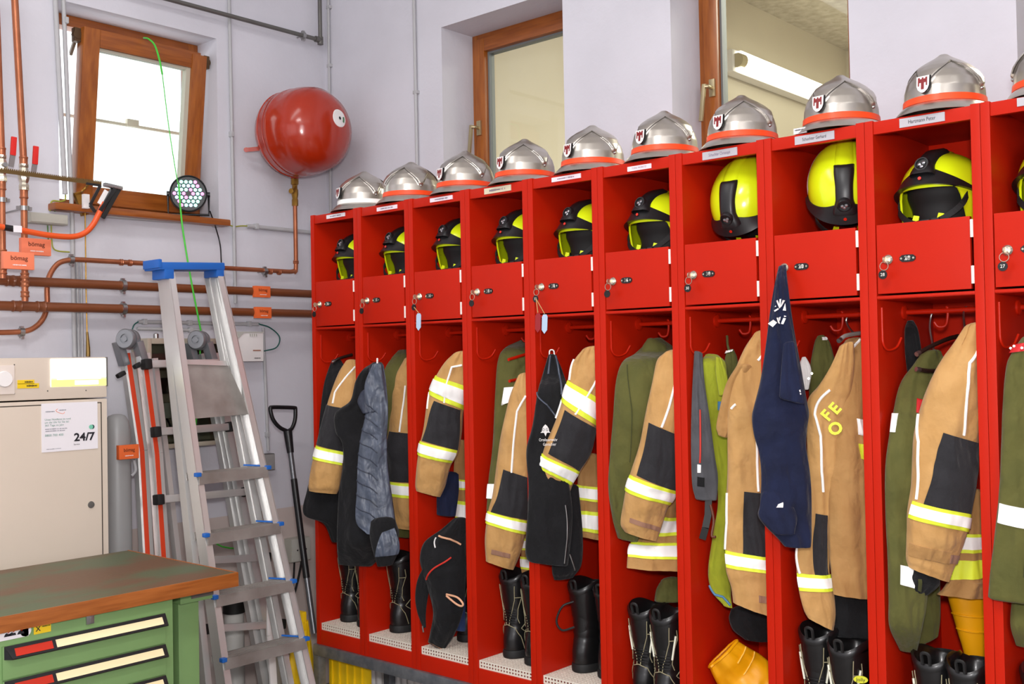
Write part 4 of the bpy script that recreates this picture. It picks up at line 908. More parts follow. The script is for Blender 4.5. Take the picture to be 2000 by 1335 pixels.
# ---- locker 28
comp(28)
g = Loft([(1772, 627, 1784, 626), (1767, 645, 1793, 645), (1768, 690, 1800, 690), (1774, 740, 1804, 740), (1780, 790, 1806, 790)], .22, .4, seed=40); t = garment('dark_jacket', 'small black jacket on a hook at the back of locker 28', 'jacket', 'dark jackets in the lockers', g); g.body('jacket_body', M_blackc, t)
g = Loft([(1800, 690, 1838, 686), (1784, 712, 1846, 712), (1758, 750, 1842, 750), (1744, 810, 1830, 810), (1730, 905, 1820, 905), (1730, 1000, 1812, 1000), (1734, 1090, 1812, 1090), (1736, 1170, 1810, 1170), (1737, 1222, 1800, 1230), (1757, 1268, 1790, 1272)], .15, .38, fold=.06, seed=41)
t = garment('olive_shirt', 'olive shirt with red insignia and white bands in locker 28', 'shirt', 'olive shirts in the lockers', g); g.body('shirt_body', M_olive, t)
g.patch('reflective_band', M_tape, t, [(1744, 806), (1751, 806), (1745, 843), (1739, 842)], .004); g.patch('reflective_band', M_tape, t, [(1754, 1100), (1782, 1108), (1780, 1146), (1754, 1138)], .004)
ins = g.patch('insignia', mat('red_insignia', (196, 20, 26), .6), t, [(1784, 776), (1803, 782), (1800, 806), (1782, 804)], .005); tl2 = Loft([(1776, 1130, 1836, 1130), (1780, 1200, 1836, 1200), (1786, 1262, 1832, 1240)], .20, .4, fold=.07, seed=42); tl2.body('shirt_tail', M_olive, t)
for sx_, sy_ in ((1795, 800), (1799, 793), (1793, 794)): q = g.P(*g.loc(sx_, sy_), .008); MB().lathe([(0, 0), (.004, 0), (0, .001)], q, CAM - q, 5).build('insignia_star', M_white, ins)
t, g, b_ = coat(28, 'tan turnout coat with black knitted cuff nearest whole coat in locker 28', [(1884, 638, 1926, 632), (1862, 672, 1930, 672), (1842, 700, 1930, 712), (1824, 732, 1926, 760), (1804, 782, 1918, 820), (1788, 842, 1908, 870), (1783, 890, 1906, 908), (1781, 945, 1900, 962), (1773, 998, 1892, 1010), (1772, 1040, 1882, 1056), (1770, 1085, 1864, 1100), (1774, 1106, 1852, 1134)], .045, seed=43,
     patch=[(1828, 838), (1903, 862), (1890, 1002), (1794, 980)], bands=[[(1779, 975), (1892, 1003), (1886, 1038), (1773, 1009)]], piping=[[(1902, 679), (1880, 706), (1872, 770), (1867, 843)], [(1795, 808), (1789, 860), (1787, 920), (1783, 972)]], velcro=[(1843, 1077), (1866, 1081), (1862, 1098), (1842, 1094)],
     bodyst=[(1872, 960, 1926, 962), (1866, 1040, 1930, 1042), (1858, 1100, 1930, 1104), (1850, 1140, 1930, 1144), (1830, 1160, 1928, 1168)], bX=.17, bbands=[[(1868, 1040), (1922, 1042), (1922, 1076), (1864, 1078)]])
g.patch('cuff_strap', M_tand, t, [(1773, 1058), (1844, 1072), (1842, 1096), (1772, 1082)], .003)
b_.patch('yellow_band', M_yel, t, [(1858, 1094), (1922, 1092), (1922, 1126), (1852, 1132)], .003)
k = Loft([(1784, 1106, 1832, 1124), (1778, 1126, 1834, 1140), (1778, 1150, 1816, 1158), (1785, 1166, 1800, 1166)], .04, .5, seed=44); k.body('knitted_cuff', M_blackc, t); k.patch('thumb_hole', cloth('olive_seam', (66, 68, 34)), t, [(1789, 1127), (1795, 1127), (1795, 1154), (1789, 1150)], .004)
# hangers of locker 28 and 29
M_hang = mat('dark_hanger', (40, 26, 22), .35)
def hanger(lab, m, hook, sh):
    p = [onX(*q) for q in hook]; s_ = [onX(*q) for q in sh]; t = thing('coat_hanger', lab, 'hanger', s_[0], 'coat hangers'); MB().tube(bez(p, 5), .0032, 8).build('hook', M_steel, t); MB().tube(bez(s_, 5), .0065, 8).build('shoulder_bar', m, t)
    MB().lathe([(0, -.007), (.007, -.007), (.0075, 0), (.007, .007), (0, .007)], s_[0], s_[0] - s_[1], 10).build('bar_end', M_steel, t)
hanger('dark hanger holding the olive shirt in locker 28', M_hang, [(1816, 604, .20), (1822, 606, .20), (1818, 618, .20), (1816, 640, .19), (1820, 665, .18), (1824, 684, .16)], [(1793, 690, .05), (1818, 676, .10), (1850, 662, .17), (1872, 656, .22)])
hanger('black hanger end poking from the olive shirt in locker 28', M_hang, [(1890, 602, .20), (1886, 600, .20), (1882, 612, .19), (1884, 640, .16)], [(1793, 721, .06), (1812, 724, .09), (1830, 724, .13)])
hanger('grey hanger carrying the lettered tan coat in locker 29', mat('grey_hanger', (150, 146, 142), .4), [(1664, 618, .20), (1656, 617, .20), (1653, 628, .20), (1660, 642, .19), (1668, 650, .17)], [(1640, 664, .06), (1650, 656, .09), (1668, 652, .14), (1684, 650, .18)])
hanger('dark hanger above the black fleece in locker 36', M_hang, [(668, 676, .20), (664, 678, .20), (668, 690, .18)], [(651, 706, .05), (664, 699, .08), (688, 692, .14)])
# ---- locker 27
comp(27)
g = Loft([(1996, 660, 2050, 654), (1976, 690, 2060, 684), (1966, 720, 2064, 720), (1960, 800, 2066, 800), (1956, 880, 2066, 880), (1953, 960, 2066, 970), (1946, 1030, 2066, 1040), (1936, 1110, 2064, 1116), (1932, 1166, 2060, 1176)], .03, .42, fold=.05, seed=45)
t = garment('olive_jacket', 'olive jacket with red collar tab and broad white band at the picture edge', 'jacket', None, g); g.body('jacket_body', M_olive, t)
g.patch('reflective_band', M_tape, t, [(1952, 982), (2040, 996), (2038, 1036), (1948, 1020)], .004); ct = g.patch('collar_tab', mat('red_insignia', (196, 20, 26), .6), t, [(1966, 674), (2010, 668), (2010, 684), (1968, 690)], .007)
for sx_ in (1979, 1986, 1993): q = g.P(*g.loc(sx_, 679 if sx_ != 1986 else 675), .010); MB().lathe([(0, 0), (.004, 0), (0, .001)], q, CAM - q, 5).build('insignia_star', M_white, ct)
g.line('pocket_seam', cloth('olive_seam', (66, 68, 34)), t, [(1990, 1074), (1984, 1120), (2010, 1130)], .002); g2 = Loft([(1977, 1170, 2040, 1172), (1974, 1220, 2036, 1220), (1984, 1258, 2030, 1262)], .08, .4, seed=46); g2.body('jacket_tail', M_olive, t)
# ------------------------------------------------------------------ boots
M_lea = mat('black_boot_leather', (20, 19, 20), .34, var=.2, vscale=10, bump=.12, bscale=50, spec=.5, coat=.15)
M_sole = mat('black_boot_sole', (15, 15, 15), .65)
M_sti = mat('pale_boot_stitching', (150, 142, 112), .7)
M_wht = mat('white_boot_flash', (235, 235, 215), .5)
def bt_ring(z, th, off=0.0, w=1.0):
    ks = [.02, .045, .07, .090, .110, .135, .17, .22, .27, .31]
    toe = float(np.interp(z, ks, [-.205, -.206, -.192, -.150, -.108, -.090, -.078, -.080, -.086, -.088]))
    heel = float(np.interp(z, ks, [.068, .072, .072, .068, .062, .058, .056, .064, .072, .074]))
    hw = float(np.interp(z, ks, [.053, .055, .054, .051, .048, .047, .048, .053, .057, .058])) * w
    c = (toe + heel) / 2; L = (heel - toe) / 2; x = math.sin(th); y = -math.cos(th); e = .85
    x = math.copysign(abs(x) ** e, x); y = math.copysign(abs(y) ** e, y)
    front = max(0, -y); nar = 1 - .12 * front ** 3
    return np.array(((hw + off) * x * nar, c + (L + off) * y, z))
def boot_proto(name='leather_boot', fancy=1, H=.30):
    r = thing(name, 'b', 'boot'); N = 48
    zs = list(np.linspace(.026, .13, 16)) + list(np.linspace(.14, H, 16))
    def P(z, k): 
        th = 2 * PI * k / N; cre = .0035 * math.sin(z * 190) * sm((z - .10) / .02) * (1 - sm((z - .19) / .03)) * (0.4 + .6 * max(0, math.cos(th)))
        return bt_ring(z, th, cre)
    rows = [[P(z, k) for k in range(N)] for z in zs]
    # padded collar, lower at the front and back
    def top(z, k, off): 
        p = bt_ring(H, 2 * PI * k / N, off); p[2] = z + .014 * math.cos(2 * 2 * PI * k / N) * -1; return p
    MB().grid(rows, closev=True).build('upper', M_lea, r, smooth=70)
    ins = [[top(H - .004, k, .003) for k in range(N)], [top(H + .012, k, .006) for k in range(N)], [top(H + .020, k, 0) for k in range(N)], [top(H + .012, k, -.008) for k in range(N)], [top(H - .04, k, -.010) for k in range(N)], [top(H - .16, k, -.016) for k in range(N)]]
    c = MB().grid(ins, closev=True); L = len(c.v); c.f.append(tuple(range(L - N, L))); c.build('padded_collar', M_lea, r, smooth=70)
    dn = [[bt_ring(H - .03, 2 * PI * k / N, .0005), ] for k in range(1)]
    MB().grid([[bt_ring(z, 2 * PI * k / N, o) for k in range(N)] for z, o in ((0, .002), (.004, .006), (.022, .0065), (.030, .003), (.032, -.004))], closev=True).build('sole', M_sole, r, smooth=40)
    s_ = r.children[-1]
    mb = MB()
    # tongue and stitched seams
    mb = MB().grid([[bt_ring(z, a, .0045) + np.array((0, -.002, 0)) for a in np.linspace(-.5, .5, 8)] for z in np.linspace(.13, H + .012, 8)]); mb.build('tongue', M_lea, r, smooth=60)
    def seam(pts, m=M_sti, rad=.0016): 
        P_ = []
        for (z0, a0), (z1, a1) in zip(pts[:-1], pts[1:]):
            for k in range(7): t = k / 7; P_.append(bt_ring(z0 + (z1 - z0) * t, a0 + (a1 - a0) * t, .0042))
        P_.append(bt_ring(pts[-1][0], pts[-1][1], .0042)); MB().tube(P_, rad, 5).build('stitching', m, r)
    if fancy:
        for sg in (-1, 1):
            A_ = lambda a: PI + sg * a
            seam([(.036, A_(.95)), (.085, A_(.85)), (.118, A_(.55)), (.128, A_(0))]); seam([(H - .02, A_(.60)), (.225, A_(.55)), (.175, A_(.28)), (.150, A_(.12)), (.128, A_(.1))])
            seam([(H - .03, A_(1.0)), (.24, A_(1.05)), (.19, A_(.75)), (.155, A_(.7)), (.135, A_(.85))]); seam([(.235, A_(.55)), (.235, A_(1.05))]); seam([(.09, A_(1.3)), (.115, A_(.95)), (.15, A_(1.5))])
        for z in (.138, .148, .158, .168, .178): MB().tube([bt_ring(z, PI - .55, .001), bt_ring(z + .002, PI - .2, .0045), bt_ring(z + .002, PI + .2, .0045), bt_ring(z, PI + .55, .001)], .0035, 6).build('flex_rib', M_lea, r)
    if fancy > 1:
        for sg in (-1, 1): seam([(.25, PI + sg * .95), (.17, PI + sg * .70)], M_wht, .004)
    # laces
    lc = MB()
    for z in np.arange(.15, H - .02, .026):
        lc.tube([bt_ring(z, -.42, .007), bt_ring(z + .010, 0, .008), bt_ring(z + .002, .42, .007)], .0022, 5)
    lc.build('laces', M_rubber, r)
    MB().tube(bez([bt_ring(H + .005, PI - .12, .004), bt_ring(H + .035, PI - .1, .010), bt_ring(H + .035, PI + .1, .010), bt_ring(H + .005, PI + .12, .004)], 4), .005, 6).build('pull_loop', M_rubber, r)
    return r
bA = boot_proto(); bB = boot_proto('leather_boot', 2, .30); bC = boot_proto('leather_boot', 0, .30)
used = set()
ZM = LZ + .0645 + .0305; ZF = LZ + .0625
def boot(pr, lab, n, heel=None, collar=None, turn=0, side=None, rise=0.0):
    tr = math.radians(turn); i = 36 - n; lo, hi = -.0255 - (i + 1) * LW + .026 + .067, -.0255 - i * LW - .026 - .067
    if heel: p = onZ(*heel, ZM) + np.array((.078, 0, 0)); z = ZM
    else: p = onX(*collar); z = ZF
    y = min(max(p[1], lo), hi); loc = (p[0], y, z + rise); rot = (0, 0, math.radians(90 + turn))
    if pr.name not in used: used.add(pr.name); put(pr, loc, rot); b = pr
    else: b = dup(pr, loc, rot)
    if 'label' in b: del b['label']
    b['label'] = str(lab); b['group'] = 'black fire boots in the lockers'; return b
boot(bA, 'laced black boot at the front of the farthest locker by the corner', 36, heel=(656, 1212), turn=0)
boot(bA, 'black boot half behind the post of the farthest locker', 36, heel=(704, 1226), turn=0)
boot(bA, 'worn black boot under the black softshell', 35, heel=(756, 1234), turn=0)
boot(bA, 'black boot mostly hidden by the slumped hooded jacket', 34, heel=(897, 1254), turn=0)
boot(bA, 'black boot with pale stitching below the tan coat by the red pegs', 33, heel=(988, 1286), turn=0)
boot(bA, 'black boot cut by the post, below the tan coat by the red pegs', 33, heel=(1046, 1304), turn=0)
boot(bC, 'plain black boot with a cord loop under the zip sweater', 32, heel=(1124, 1314), turn=0)
boot(bC, 'plain black boot behind the post under the zip sweater', 32, heel=(1188, 1330), turn=0)
boot(bB, 'black boot with pale seams, the farther of the pair under the long tan hem', 31, collar=(1257, 1176, .12), turn=0)
boot(bB, 'black boot with white flash, the nearer of the pair under the long tan hem', 31, collar=(1308, 1192, .09), turn=0)
boot(bB, 'open black boot with felt tongue below the lettered tan coat', 29, collar=(1578, 1222, .12), turn=0, rise=.015)
boot(bB, 'black boot with yellow oval badge', 29, collar=(1660, 1248, .09), turn=0)
boot(bB, 'black boot under the olive shirt tail', 28, collar=(1828, 1278, .11), turn=0)
boot(bB, 'black boot in front of the upright yellow rubber boot', 28, collar=(1902, 1292, .09), turn=0)
boot(bC, 'black boot at the bottom corner by the picture edge', 27, collar=(2020, 1310, .12), turn=0)
# cord loop of the plain boot and oval badge of the other
b = [o for o in bpy.data.objects if o.get('label', '').startswith('plain black boot with a cord')][0]
MB().tube(bez([onX(1120, 1174, .08), onX(1098, 1184, .05), onX(1087, 1212, .04), onX(1098, 1230, .05), onX(1122, 1224, .08)], 5), .004, 7).build('cord_loop', M_rubber, b)
b = [o for o in bpy.data.objects if o.get('label', '').startswith('black boot with yellow oval')][0]
M_yb = mat('yellow_badge', (206, 206, 40), .5)
q = onX(1681, 1326, .0); v = CAM - q; v[2] = 0; v /= np.linalg.norm(v); rx = np.cross((0, 0, 1), v)
bd = MB().prism([(.020 * math.cos(a), .0105 * math.sin(a)) for a in np.linspace(0, 2 * PI, 21)[:-1]], q, rx, np.array((0, 0, 1.)), .003).build('badge', M_yb, b)
text('Jolly', q + v * .003, rx, (0, 0, 1), .010, M_ink, bd, width=.026)
# ------------------------------------------------------------------ yellow rubber boots
M_yrub = mat('yellow_rubber', (236, 164, 8), .4, var=.08, vscale=5, spec=.4)
comp(28)
g = Loft([(1852, 1150, 1934, 1150), (1853, 1166, 1934, 1166), (1862, 1200, 1932, 1202), (1872, 1236, 1930, 1240), (1880, 1262, 1928, 1266), (1884, 1280, 1926, 1284)], .25, .8, fold=0, wr=0)
t = garment('rubber_boot', 'yellow rubber boot shaft standing upright behind the black boots in locker 28', 'boot', 'yellow rubber boots', g); g.body('shaft', M_yrub, t, round_top=False)
for y in (1196, 1226): g.line('rib', M_yrub, t, [(1860 + (y - 1196) * .3, y), (1890, y + 3), (1930, y + 4)], .003, .001)
comp(30)
g = Loft([(1385, 1302, 1440, 1250), (1394, 1322, 1462, 1264), (1406, 1345, 1486, 1278), (1420, 1372, 1506, 1296), (1440, 1400, 1520, 1320)], .16, .55, fold=.02, wr=.01)
t = garment('rubber_boot', 'yellow rubber boot lying tilted at the bottom of locker 30', 'boot', 'yellow rubber boots', g); g.body('shaft', M_yrub, t, round_top=False); MB().tube([g.P(0, a) for a in np.linspace(0, 2 * PI, 25)], .0045, 6).build('rim', M_yrub, t); g.line('seam', mat('pale_rubber_seam', (250, 200, 90), .4), t, [(1455, 1262), (1438, 1290)], .002); g.line('seam', mat('pale_rubber_seam', (250, 200, 90), .4), t, [(1472, 1272), (1464, 1290), (1450, 1312)], .002)
# ------------------------------------------------------------------ pipes and fittings on the back wall
def bw(x, y, off): return onY(x, y, YB - off)
M_tagor = mat('orange_pipe_tag', (232, 106, 50), .5); M_tagpale = mat('salmon_pipe_tag', (236, 128, 92), .5)
def clamp(parent, p, r, axis='x', m=M_steel):
    ax = {'x': (1, 0, 0), 'z': (0, 0, 1)}[axis]
    b = MB().lathe([(r, -.009), (r + .006, -.009), (r + .006, .009), (r, .009)], p, ax, 20)
    b.tube([p + np.array((0, r, 0)), (p[0], YB - .0015, p[2])], .004, 8)
    if axis == 'x':
        for s_ in (-1, 1): b.box(p + np.array((-.007, -.007, s_ * (r + .004) - .008)), p + np.array((.007, .007, s_ * (r + .004) + .008)))
        b.lathe([(0, -.004), (.006, -.004), (.006, .004), (0, .004)], p + np.array((0, -.010, -(r + .012))), (0, -1, 0), 8)
    else:
        for s_ in (-1, 1): b.box(p + np.array((s_ * (r + .006) - .010, -.006, -.007)), p + np.array((s_ * (r + .006) + .010, .006, .007)))
    return b.build('clamp', m, parent)
def coll(parent, p, r, ax, m, L=.022): return MB().lathe([(r * .9, -L), (r + .0025, -L), (r + .004, -L + .004), (r + .002, -L + .008), (r + .002, L - .008), (r + .004, L - .004), (r + .0025, L), (r * .9, L)], p, ax, 18).build('coupling', m, parent)
def pipetag(parent, c, w_, h_, m, depth=.022):
    o = MB().box((c[0] - w_ / 2, c[1], c[2] - h_ / 2), (c[0] + w_ / 2, c[1] + depth, c[2] + h_ / 2)).build('label_plate', m, parent, bevel=.002)
    text('bömag', (c[0], c[1], c[2] + h_ * .14), (1, 0, 0), (0, 0, 1), h_ * .26, mat('tag_ink', (92, 40, 18), .6), o, width=w_ * .55, bold=.01)
    scribble((c[0], c[1], c[2] - h_ * .26), (1, 0, 0), (0, 0, 1), h_ * .08, M_white, o, w_ * .45)
    return o
# two thick brown pipes
for nm, pa, pb, ctag, lab in (('u', (0, 548), (607, 573), (513, 567), 'thick brown heating pipe with orange tag, the upper of the two long ones'), ('l', (0, 596), (607, 613), (515, 608), 'thick brown heating pipe with orange tag, the lower of the two long ones')):
    a, b = bw(*pa, .10), bw(*pb, .10); z = (a[2] + b[2]) / 2; y = YB - .10
    t = thing('heating_pipe', lab, 'pipe', (-.4, y, z), 'long brown heating pipes')
    MB().tube([(a[0] - .35, y, z), (.46, y, z)], .0195, 18).build('pipe', M_brownpipe, t)
    for px in (240,): clamp(t, np.array((bw(px, 575, .10)[0], y, z)), .0195)
    for px in ((20, 32) if nm == 'u' else (32, 79)): coll(t, np.array((bw(px, 575, .10)[0], y, z)), .0195, (1, 0, 0), M_brownpipe, .018)
    c = bw(*ctag, .13); pipetag(t, np.array((c[0], y - .032, z - .002)), .088, .054, M_tagor)
# two risers with red lever valves
def riser(pa, pb, vy, tag_c, lab, ends, tf=0.0):
    off = .165; y = YB - off; xt = bw(*pa, off)[0]; xb = bw(*pb, off)[0]; x = (xt + xb) / 2
    t = thing('riser_pipe', lab, 'pipe', (x, y, 2.0), 'copper risers with lever valves'); Z = lambda py: bw(40, py, off)[2]
    MB().tube([(xt - .01, y, Z(-60)), (xb, y, Z(vy - 18))], .0135, 14).build('upper_pipe', M_copper, t); MB().tube([(xb, y, Z(vy + 38)), (xb, y, Z(ends))], .0125, 14).build('lower_pipe', M_copper, t)
    MB().lathe([(.0135, -.045), (.019, -.045), (.019, -.034), (.016, -.03), (.020, -.018), (.024, 0), (.020, .020), (.016, .03), (.020, .04), (.020, .058), (.0135, .058)], (xb, y, Z(vy + 12)), (0, 0, -1), 8).build('valve_body', M_nickel, t)
    coll(t, np.array((xb, y, Z(vy - 14))), .0135, (0, 0, 1), M_copper); coll(t, np.array((xb, y, Z(vy + 46))), .0130, (0, 0, 1), M_copper)
    lx = xb + .027; vz = Z(vy + 8)
    lv = MB().bar((lx - .004, y - .03, vz - .01), (lx + .003, y - .035, vz + .045), .020, .004, (0, 1, 0)).lathe([(0, -.012), (.009, -.012), (.009, .010), (0, .010)], (xb, y - .028, vz - .004), (0, -1, 0), 12).build('lever', M_steel, t)
    MB().bar((lx + .002, y - .035, vz + .035), (lx + .006, y - .037, vz + .108), .021, .011, (0, 1, 0)).build('lever_grip', mat('red_grip', (206, 34, 26), .4), lv, bevel=.004)
    clamp(t, np.array((xb, y, Z(vy + 76))), .013, 'z')
    c = bw(*tag_c, off + .03); pipetag(t, np.array((c[0], y - .035 - tf, c[2])), .118, .066, M_tagpale)
    for py in (ends - 14, ends - 34, ends - 50): coll(t, np.array((xb, y, Z(py))), .013, (0, 0, 1), M_copper, .012)
riser((31, 0), (46, 310), 330, (70, 482), 'copper riser with red lever valve, the one right of the picture edge', 588)
riser((-3, 190), (3, 320), 318, (24, 511), 'copper riser with red lever valve cut by the picture edge', 545, .055)
# thin bent pipe to the expansion vessel
off = .058; y = YB - off
def rnd(pts, n=6): return bez(pts, n)
P_ = [bw(*q, off) for q in ((-30, 650), (0, 649), (44, 647), (66, 640), (84, 622), (92, 596), (92, 560), (98, 535), (114, 514), (138, 507), (160, 507))]
xe = bw(577, 450, off)[0]; zv = bw(560, 530, off)[2]
P2 = [np.array((P_[-1][0] + .02, y, P_[-1][2])), np.array((xe - .04, y, zv)), np.array((xe - .012, y, zv + .006)), np.array((xe, y, zv + .03)), np.array((xe, y, bw(577, 402, off)[2]))]
t = thing('expansion_pipe', 'thin copper pipe with double bend running to the red expansion vessel', 'pipe', (-.4, y, zv))
MB().tube(bez(P_, 5) + [P2[0]] + [P2[0] + (P2[1] - P2[0]) * k / 6 for k in range(1, 6)] + bez(P2[1:], 4), .0108, 12).build('pipe', M_copper, t)
for q in ((42, 648), (139, 507), (517, 530)): clamp(t, bw(*q, off), .0115)
for q in ((237, 512), (254, 513), (528, 530), (545, 531)): coll(t, bw(*q, off), .0108, (1, 0, 0), M_copper, .008)
v0 = np.array((xe, y, bw(577, 402, off)[2])); v1 = np.array((xe, y, bw(577, 346, off)[2])); L = v1[2] - v0[2]
MB().lathe([(.011, 0), (.016, 0), (.016, L * .2), (.013, L * .25), (.017, L * .4), (.017, L * .55), (.013, L * .6), (.013, L * .72), (.019, L * .75), (.019, L), (.012, L)], v0, (0, 0, 1), 8).tube([v0 + np.array((0, 0, L * .48)), v0 + np.array((-.03, -.015, L * .48))], .008, 10).lathe([(0, 0), (.013, 0), (.013, .008), (0, .008)], v0 + np.array((-.03, -.015, L * .48)), (-.9, -.45, 0), 12).build('service_valve', M_brass, t)
coll(t, np.array((xe, y, zv + .05)), .0108, (0, 0, 1), M_copper, .008)
# ------------------------------------------------------------------ red expansion vessel
M_vred = mat('red_vessel_enamel', (168, 42, 12), .2, var=.05, vscale=3, coat=.5)
vc = onY(592, 258, .30); R_ = .208
t = thing('expansion_vessel', 'big red round expansion vessel fixed high on the back wall', 'vessel', vc)
prof = [(0, -.215), (.06, -.212), (.12, -.195), (.165, -.165), (.195, -.12), (R_ - .004, -.075), (R_, -.045), (R_, .0), (R_ + .003, .006), (R_ + .003, .030), (R_, .036), (R_, .075), (.197, .115), (.17, .155), (.125, .185), (.06, .2), (0, .203)]
pr2 = []
for (r0, z0), (r1, z1) in zip(prof[:-1], prof[1:]): pr2 += [(r0, z0), ((r0 + r1) / 2, (z0 + z1) / 2)]
MB().lathe(prof, vc, (0, 1, 0), 56).build('vessel_shell', M_vred, t, smooth=50)
for z in (.045, .085): MB().lathe([(R_ * .985, z - .003), (R_ + .0012, z), (R_ * .985, z + .003)], vc, (0, 1, 0), 56).build('seam_ring', M_vred, t)
lc = onY(646, 243, vc[1] - .195); nrm = np.array((.22, -.97, .06)); nrm /= np.linalg.norm(nrm)
# place the round label on the dome
def dome(dx, dz):
    rr = math.hypot(dx, dz); rs = [p[0] for p in prof[:7]]; zs = [p[1] for p in prof[:7]]; return vc + np.array((dx, float(np.interp(rr, rs, zs)), dz))
lx, lz = .055, .042
rows = [[dome(lx + r * math.sin(a), lz + r * math.cos(a)) - np.array((0, .0022 if r < .044 else -.001, 0)) for a in np.linspace(0, 2 * PI, 29)[:-1]] for r in (.002, .02, .038, .042, .0442)]
lb = MB().grid(rows, closev=True).build('round_label', M_white, t)
rows = [[dome(lx + r * math.sin(a), lz + r * math.cos(a)) - np.array((0, .0034, 0)) for a in np.linspace(0, 2 * PI, 17)[:-1]] for r in (.0005, .008)]
MB().grid(rows, closev=True).build('label_mark', M_ink, lb)
rows = [[dome(lx + r * math.sin(a), lz + r * math.cos(a)) - np.array((0, .0034, 0)) for a in np.linspace(1.2, 2.2, 9)] for r in (.022, .034)]
MB().grid(rows).build('label_mark', mat('label_green', (70, 120, 80), .6), lb)
MB().bar((vc[0], vc[1] + .15, vc[2]), (vc[0], YB, vc[2]), .10, .10).build('wall_bracket', M_vred, t, bevel=.006)
lg = onY(481, 293, .48); MB().bar(lg, (vc[0] - .14, .44, lg[2] + .01), .016, .02).lathe([(0, 0), (.012, 0), (.012, .01), (0, .01)], lg, (-.6, -.8, 0), 10).build('bracket_arm', M_vred, t)
MB().tube([(xe, y, v1[2] - .01), (xe, y, v1[2] + .05)], .020, 12).build('outlet', M_vred, t)
# ------------------------------------------------------------------ grey steel pipe and conduits
off = .05; y = YB - off; a = bw(340, 2, off); b = bw(622, 77, off); z = (a[2] + b[2]) / 2
t = thing('steel_pipe', 'dark grey steel pipe running under the ceiling to the room corner', 'pipe', (-.1, y, z))
MB().tube([(a[0] - .8, y, z), (b[0], y, z)], .0105, 12).tube([(b[0] + .012, y, z), (b[0] + .012, y, HC - .002)], .0105, 12).build('pipe', M_greypipe, t)
MB().lathe([(0, -.022), (.0155, -.022), (.0155, .016), (0, .016)], (b[0] + .012, y, z), (0, 0, 1), 14).tube([(b[0] - .02, y, z), (b[0] + .012, y, z)], .0155, 14).build('elbow', M_greypipe, t)
clamp(t, np.array((bw(592, 69, off)[0], y, z)), .0115, 'x')
def conduit(pts, r, lab, group='grey conduits on the walls', plane='b', clips=(), m=M_conduit, nm='conduit', off=None):
    o = off or r + .004
    f = (lambda q: bw(*q, o)) if plane == 'b' else (lambda q: onX(q[0], q[1], XW - o))
    P_ = [f(q) for q in pts]; t = thing(nm, lab, 'conduit', min(P_, key=lambda p: p[2]), group); MB().tube(P_, r, 12).build('tube', m, t)
    for q in clips:
        c = f(q); MB().box(c - np.array((.008, .006 + r * .9, r + .004)), (c[0] + .008, YB if plane == 'b' else c[1] + .01, c[2] + r + .004)).build('clip', m, t, bevel=.002) if plane == 'b' else MB().box((c[0] - r * .9, c[1] - r - .006, c[2] - .008), (XW, c[1] + r + .006, c[2] + .008)).build('clip', m, t, bevel=.002)
    return t
conduit([(107, -20), (127, 379)], .0105, 'wide grey conduit ending above the cream junction box')
conduit([(123, -20), (141, 432), (143, 560), (146, 697)], .0090, 'grey conduit running the full height beside the window', clips=[(128, 40)])
conduit([(150, 505), (154, 697)], .0055, 'slim grey conduit beside the tall one, left of the pair'); conduit([(158, 510), (161, 697)], .0055, 'slim grey conduit beside the tall one, right of the pair')
conduit([(447, -20), (460, 592)], .0082, 'grey conduit right of the window reaching down behind the brown pipes', clips=[(452, 262)])
conduit([(641, -20), (646, 425)], .0075, 'grey conduit in the corner behind the red vessel', plane='r', clips=[(642, 14), (643, 128)])
conduit([(808, -20), (815, 340)], .0082, 'grey conduit on the wall left of the inner windows', plane='r', clips=[(812, 180)])
conduit([(205, 420), (443, 438)], .0115, 'grey horizontal conduit under the window sill', clips=[(420, 437)])
conduit([(483, 441), (640, 457)], .0100, 'grey horizontal conduit running behind the lockers', clips=[(500, 442)])
conduit([(270, 628), (505, 633)], .0085, 'upper short grey conduit above the control box', clips=[(282, 628), (370, 630), (486, 632)]); conduit([(268, 641), (395, 645)], .0078, 'lower short grey conduit above the control box', clips=[(372, 644)])
conduit([(514, 640), (519, 760), (524, 880)], .0078, 'grey conduit dropping beside the white control box', clips=[(522, 848)])
def wire(pts, r, m, lab, off=.012, nm='cable', grp=None, offs=None):
    P_ = [bw(*q, (offs[i] if offs else off)) for i, q in enumerate(pts)]; o = MB().tube(bez(P_, 6), r, 8).build(nm, m); return tag(o, lab, 'cable', grp)
M_yg = mat('yellow_green_wire', (150, 152, 50), .5); M_teal = mat('teal_cable', (22, 92, 84), .5); M_grw = mat('green_wire', (70, 122, 50), .5)
wire([(128, 380), (127, 390), (118, 393), (104, 392), (99, 398), (98, 412)], .0035, M_yg, 'yellow green wire above the cream junction box'); wire([(106, 412), (112, 411), (140, 412), (168, 412)], .0030, M_grw, 'green wire running right from the cream junction box')
wire([(100, 440), (101, 468), (104, 484), (114, 490), (136, 492)], .0030, M_yg, 'yellow green wire below the cream junction box'); wire([(93, 440), (95, 480)], .0028, M_grw, 'short green wire below the cream junction box')
wire([(443, 438), (458, 442), (470, 441), (483, 441)], .0030, M_yg, 'yellow wire bridging two conduits')
wire([(505, 632), (528, 640), (546, 658), (540, 678), (516, 685)], .0032, M_teal, 'teal cable looping beside the white control box', off=.02); wire([(270, 628), (262, 634), (258, 644)], .003, M_teal, 'short teal cable end at the upper conduit', off=.02)
def wbox(px0, py0, px1, py1, d, nm, m, lab, cat='box'):
    a = bw(px0, py0, d); b = bw(px1, py1, d); t = thing(nm, lab, cat, (a[0], YB, b[2])); MB().box((a[0], YB - d, b[2]), (b[0], YB, a[2])).build('housing', m, t, bevel=.004); return t, a, b
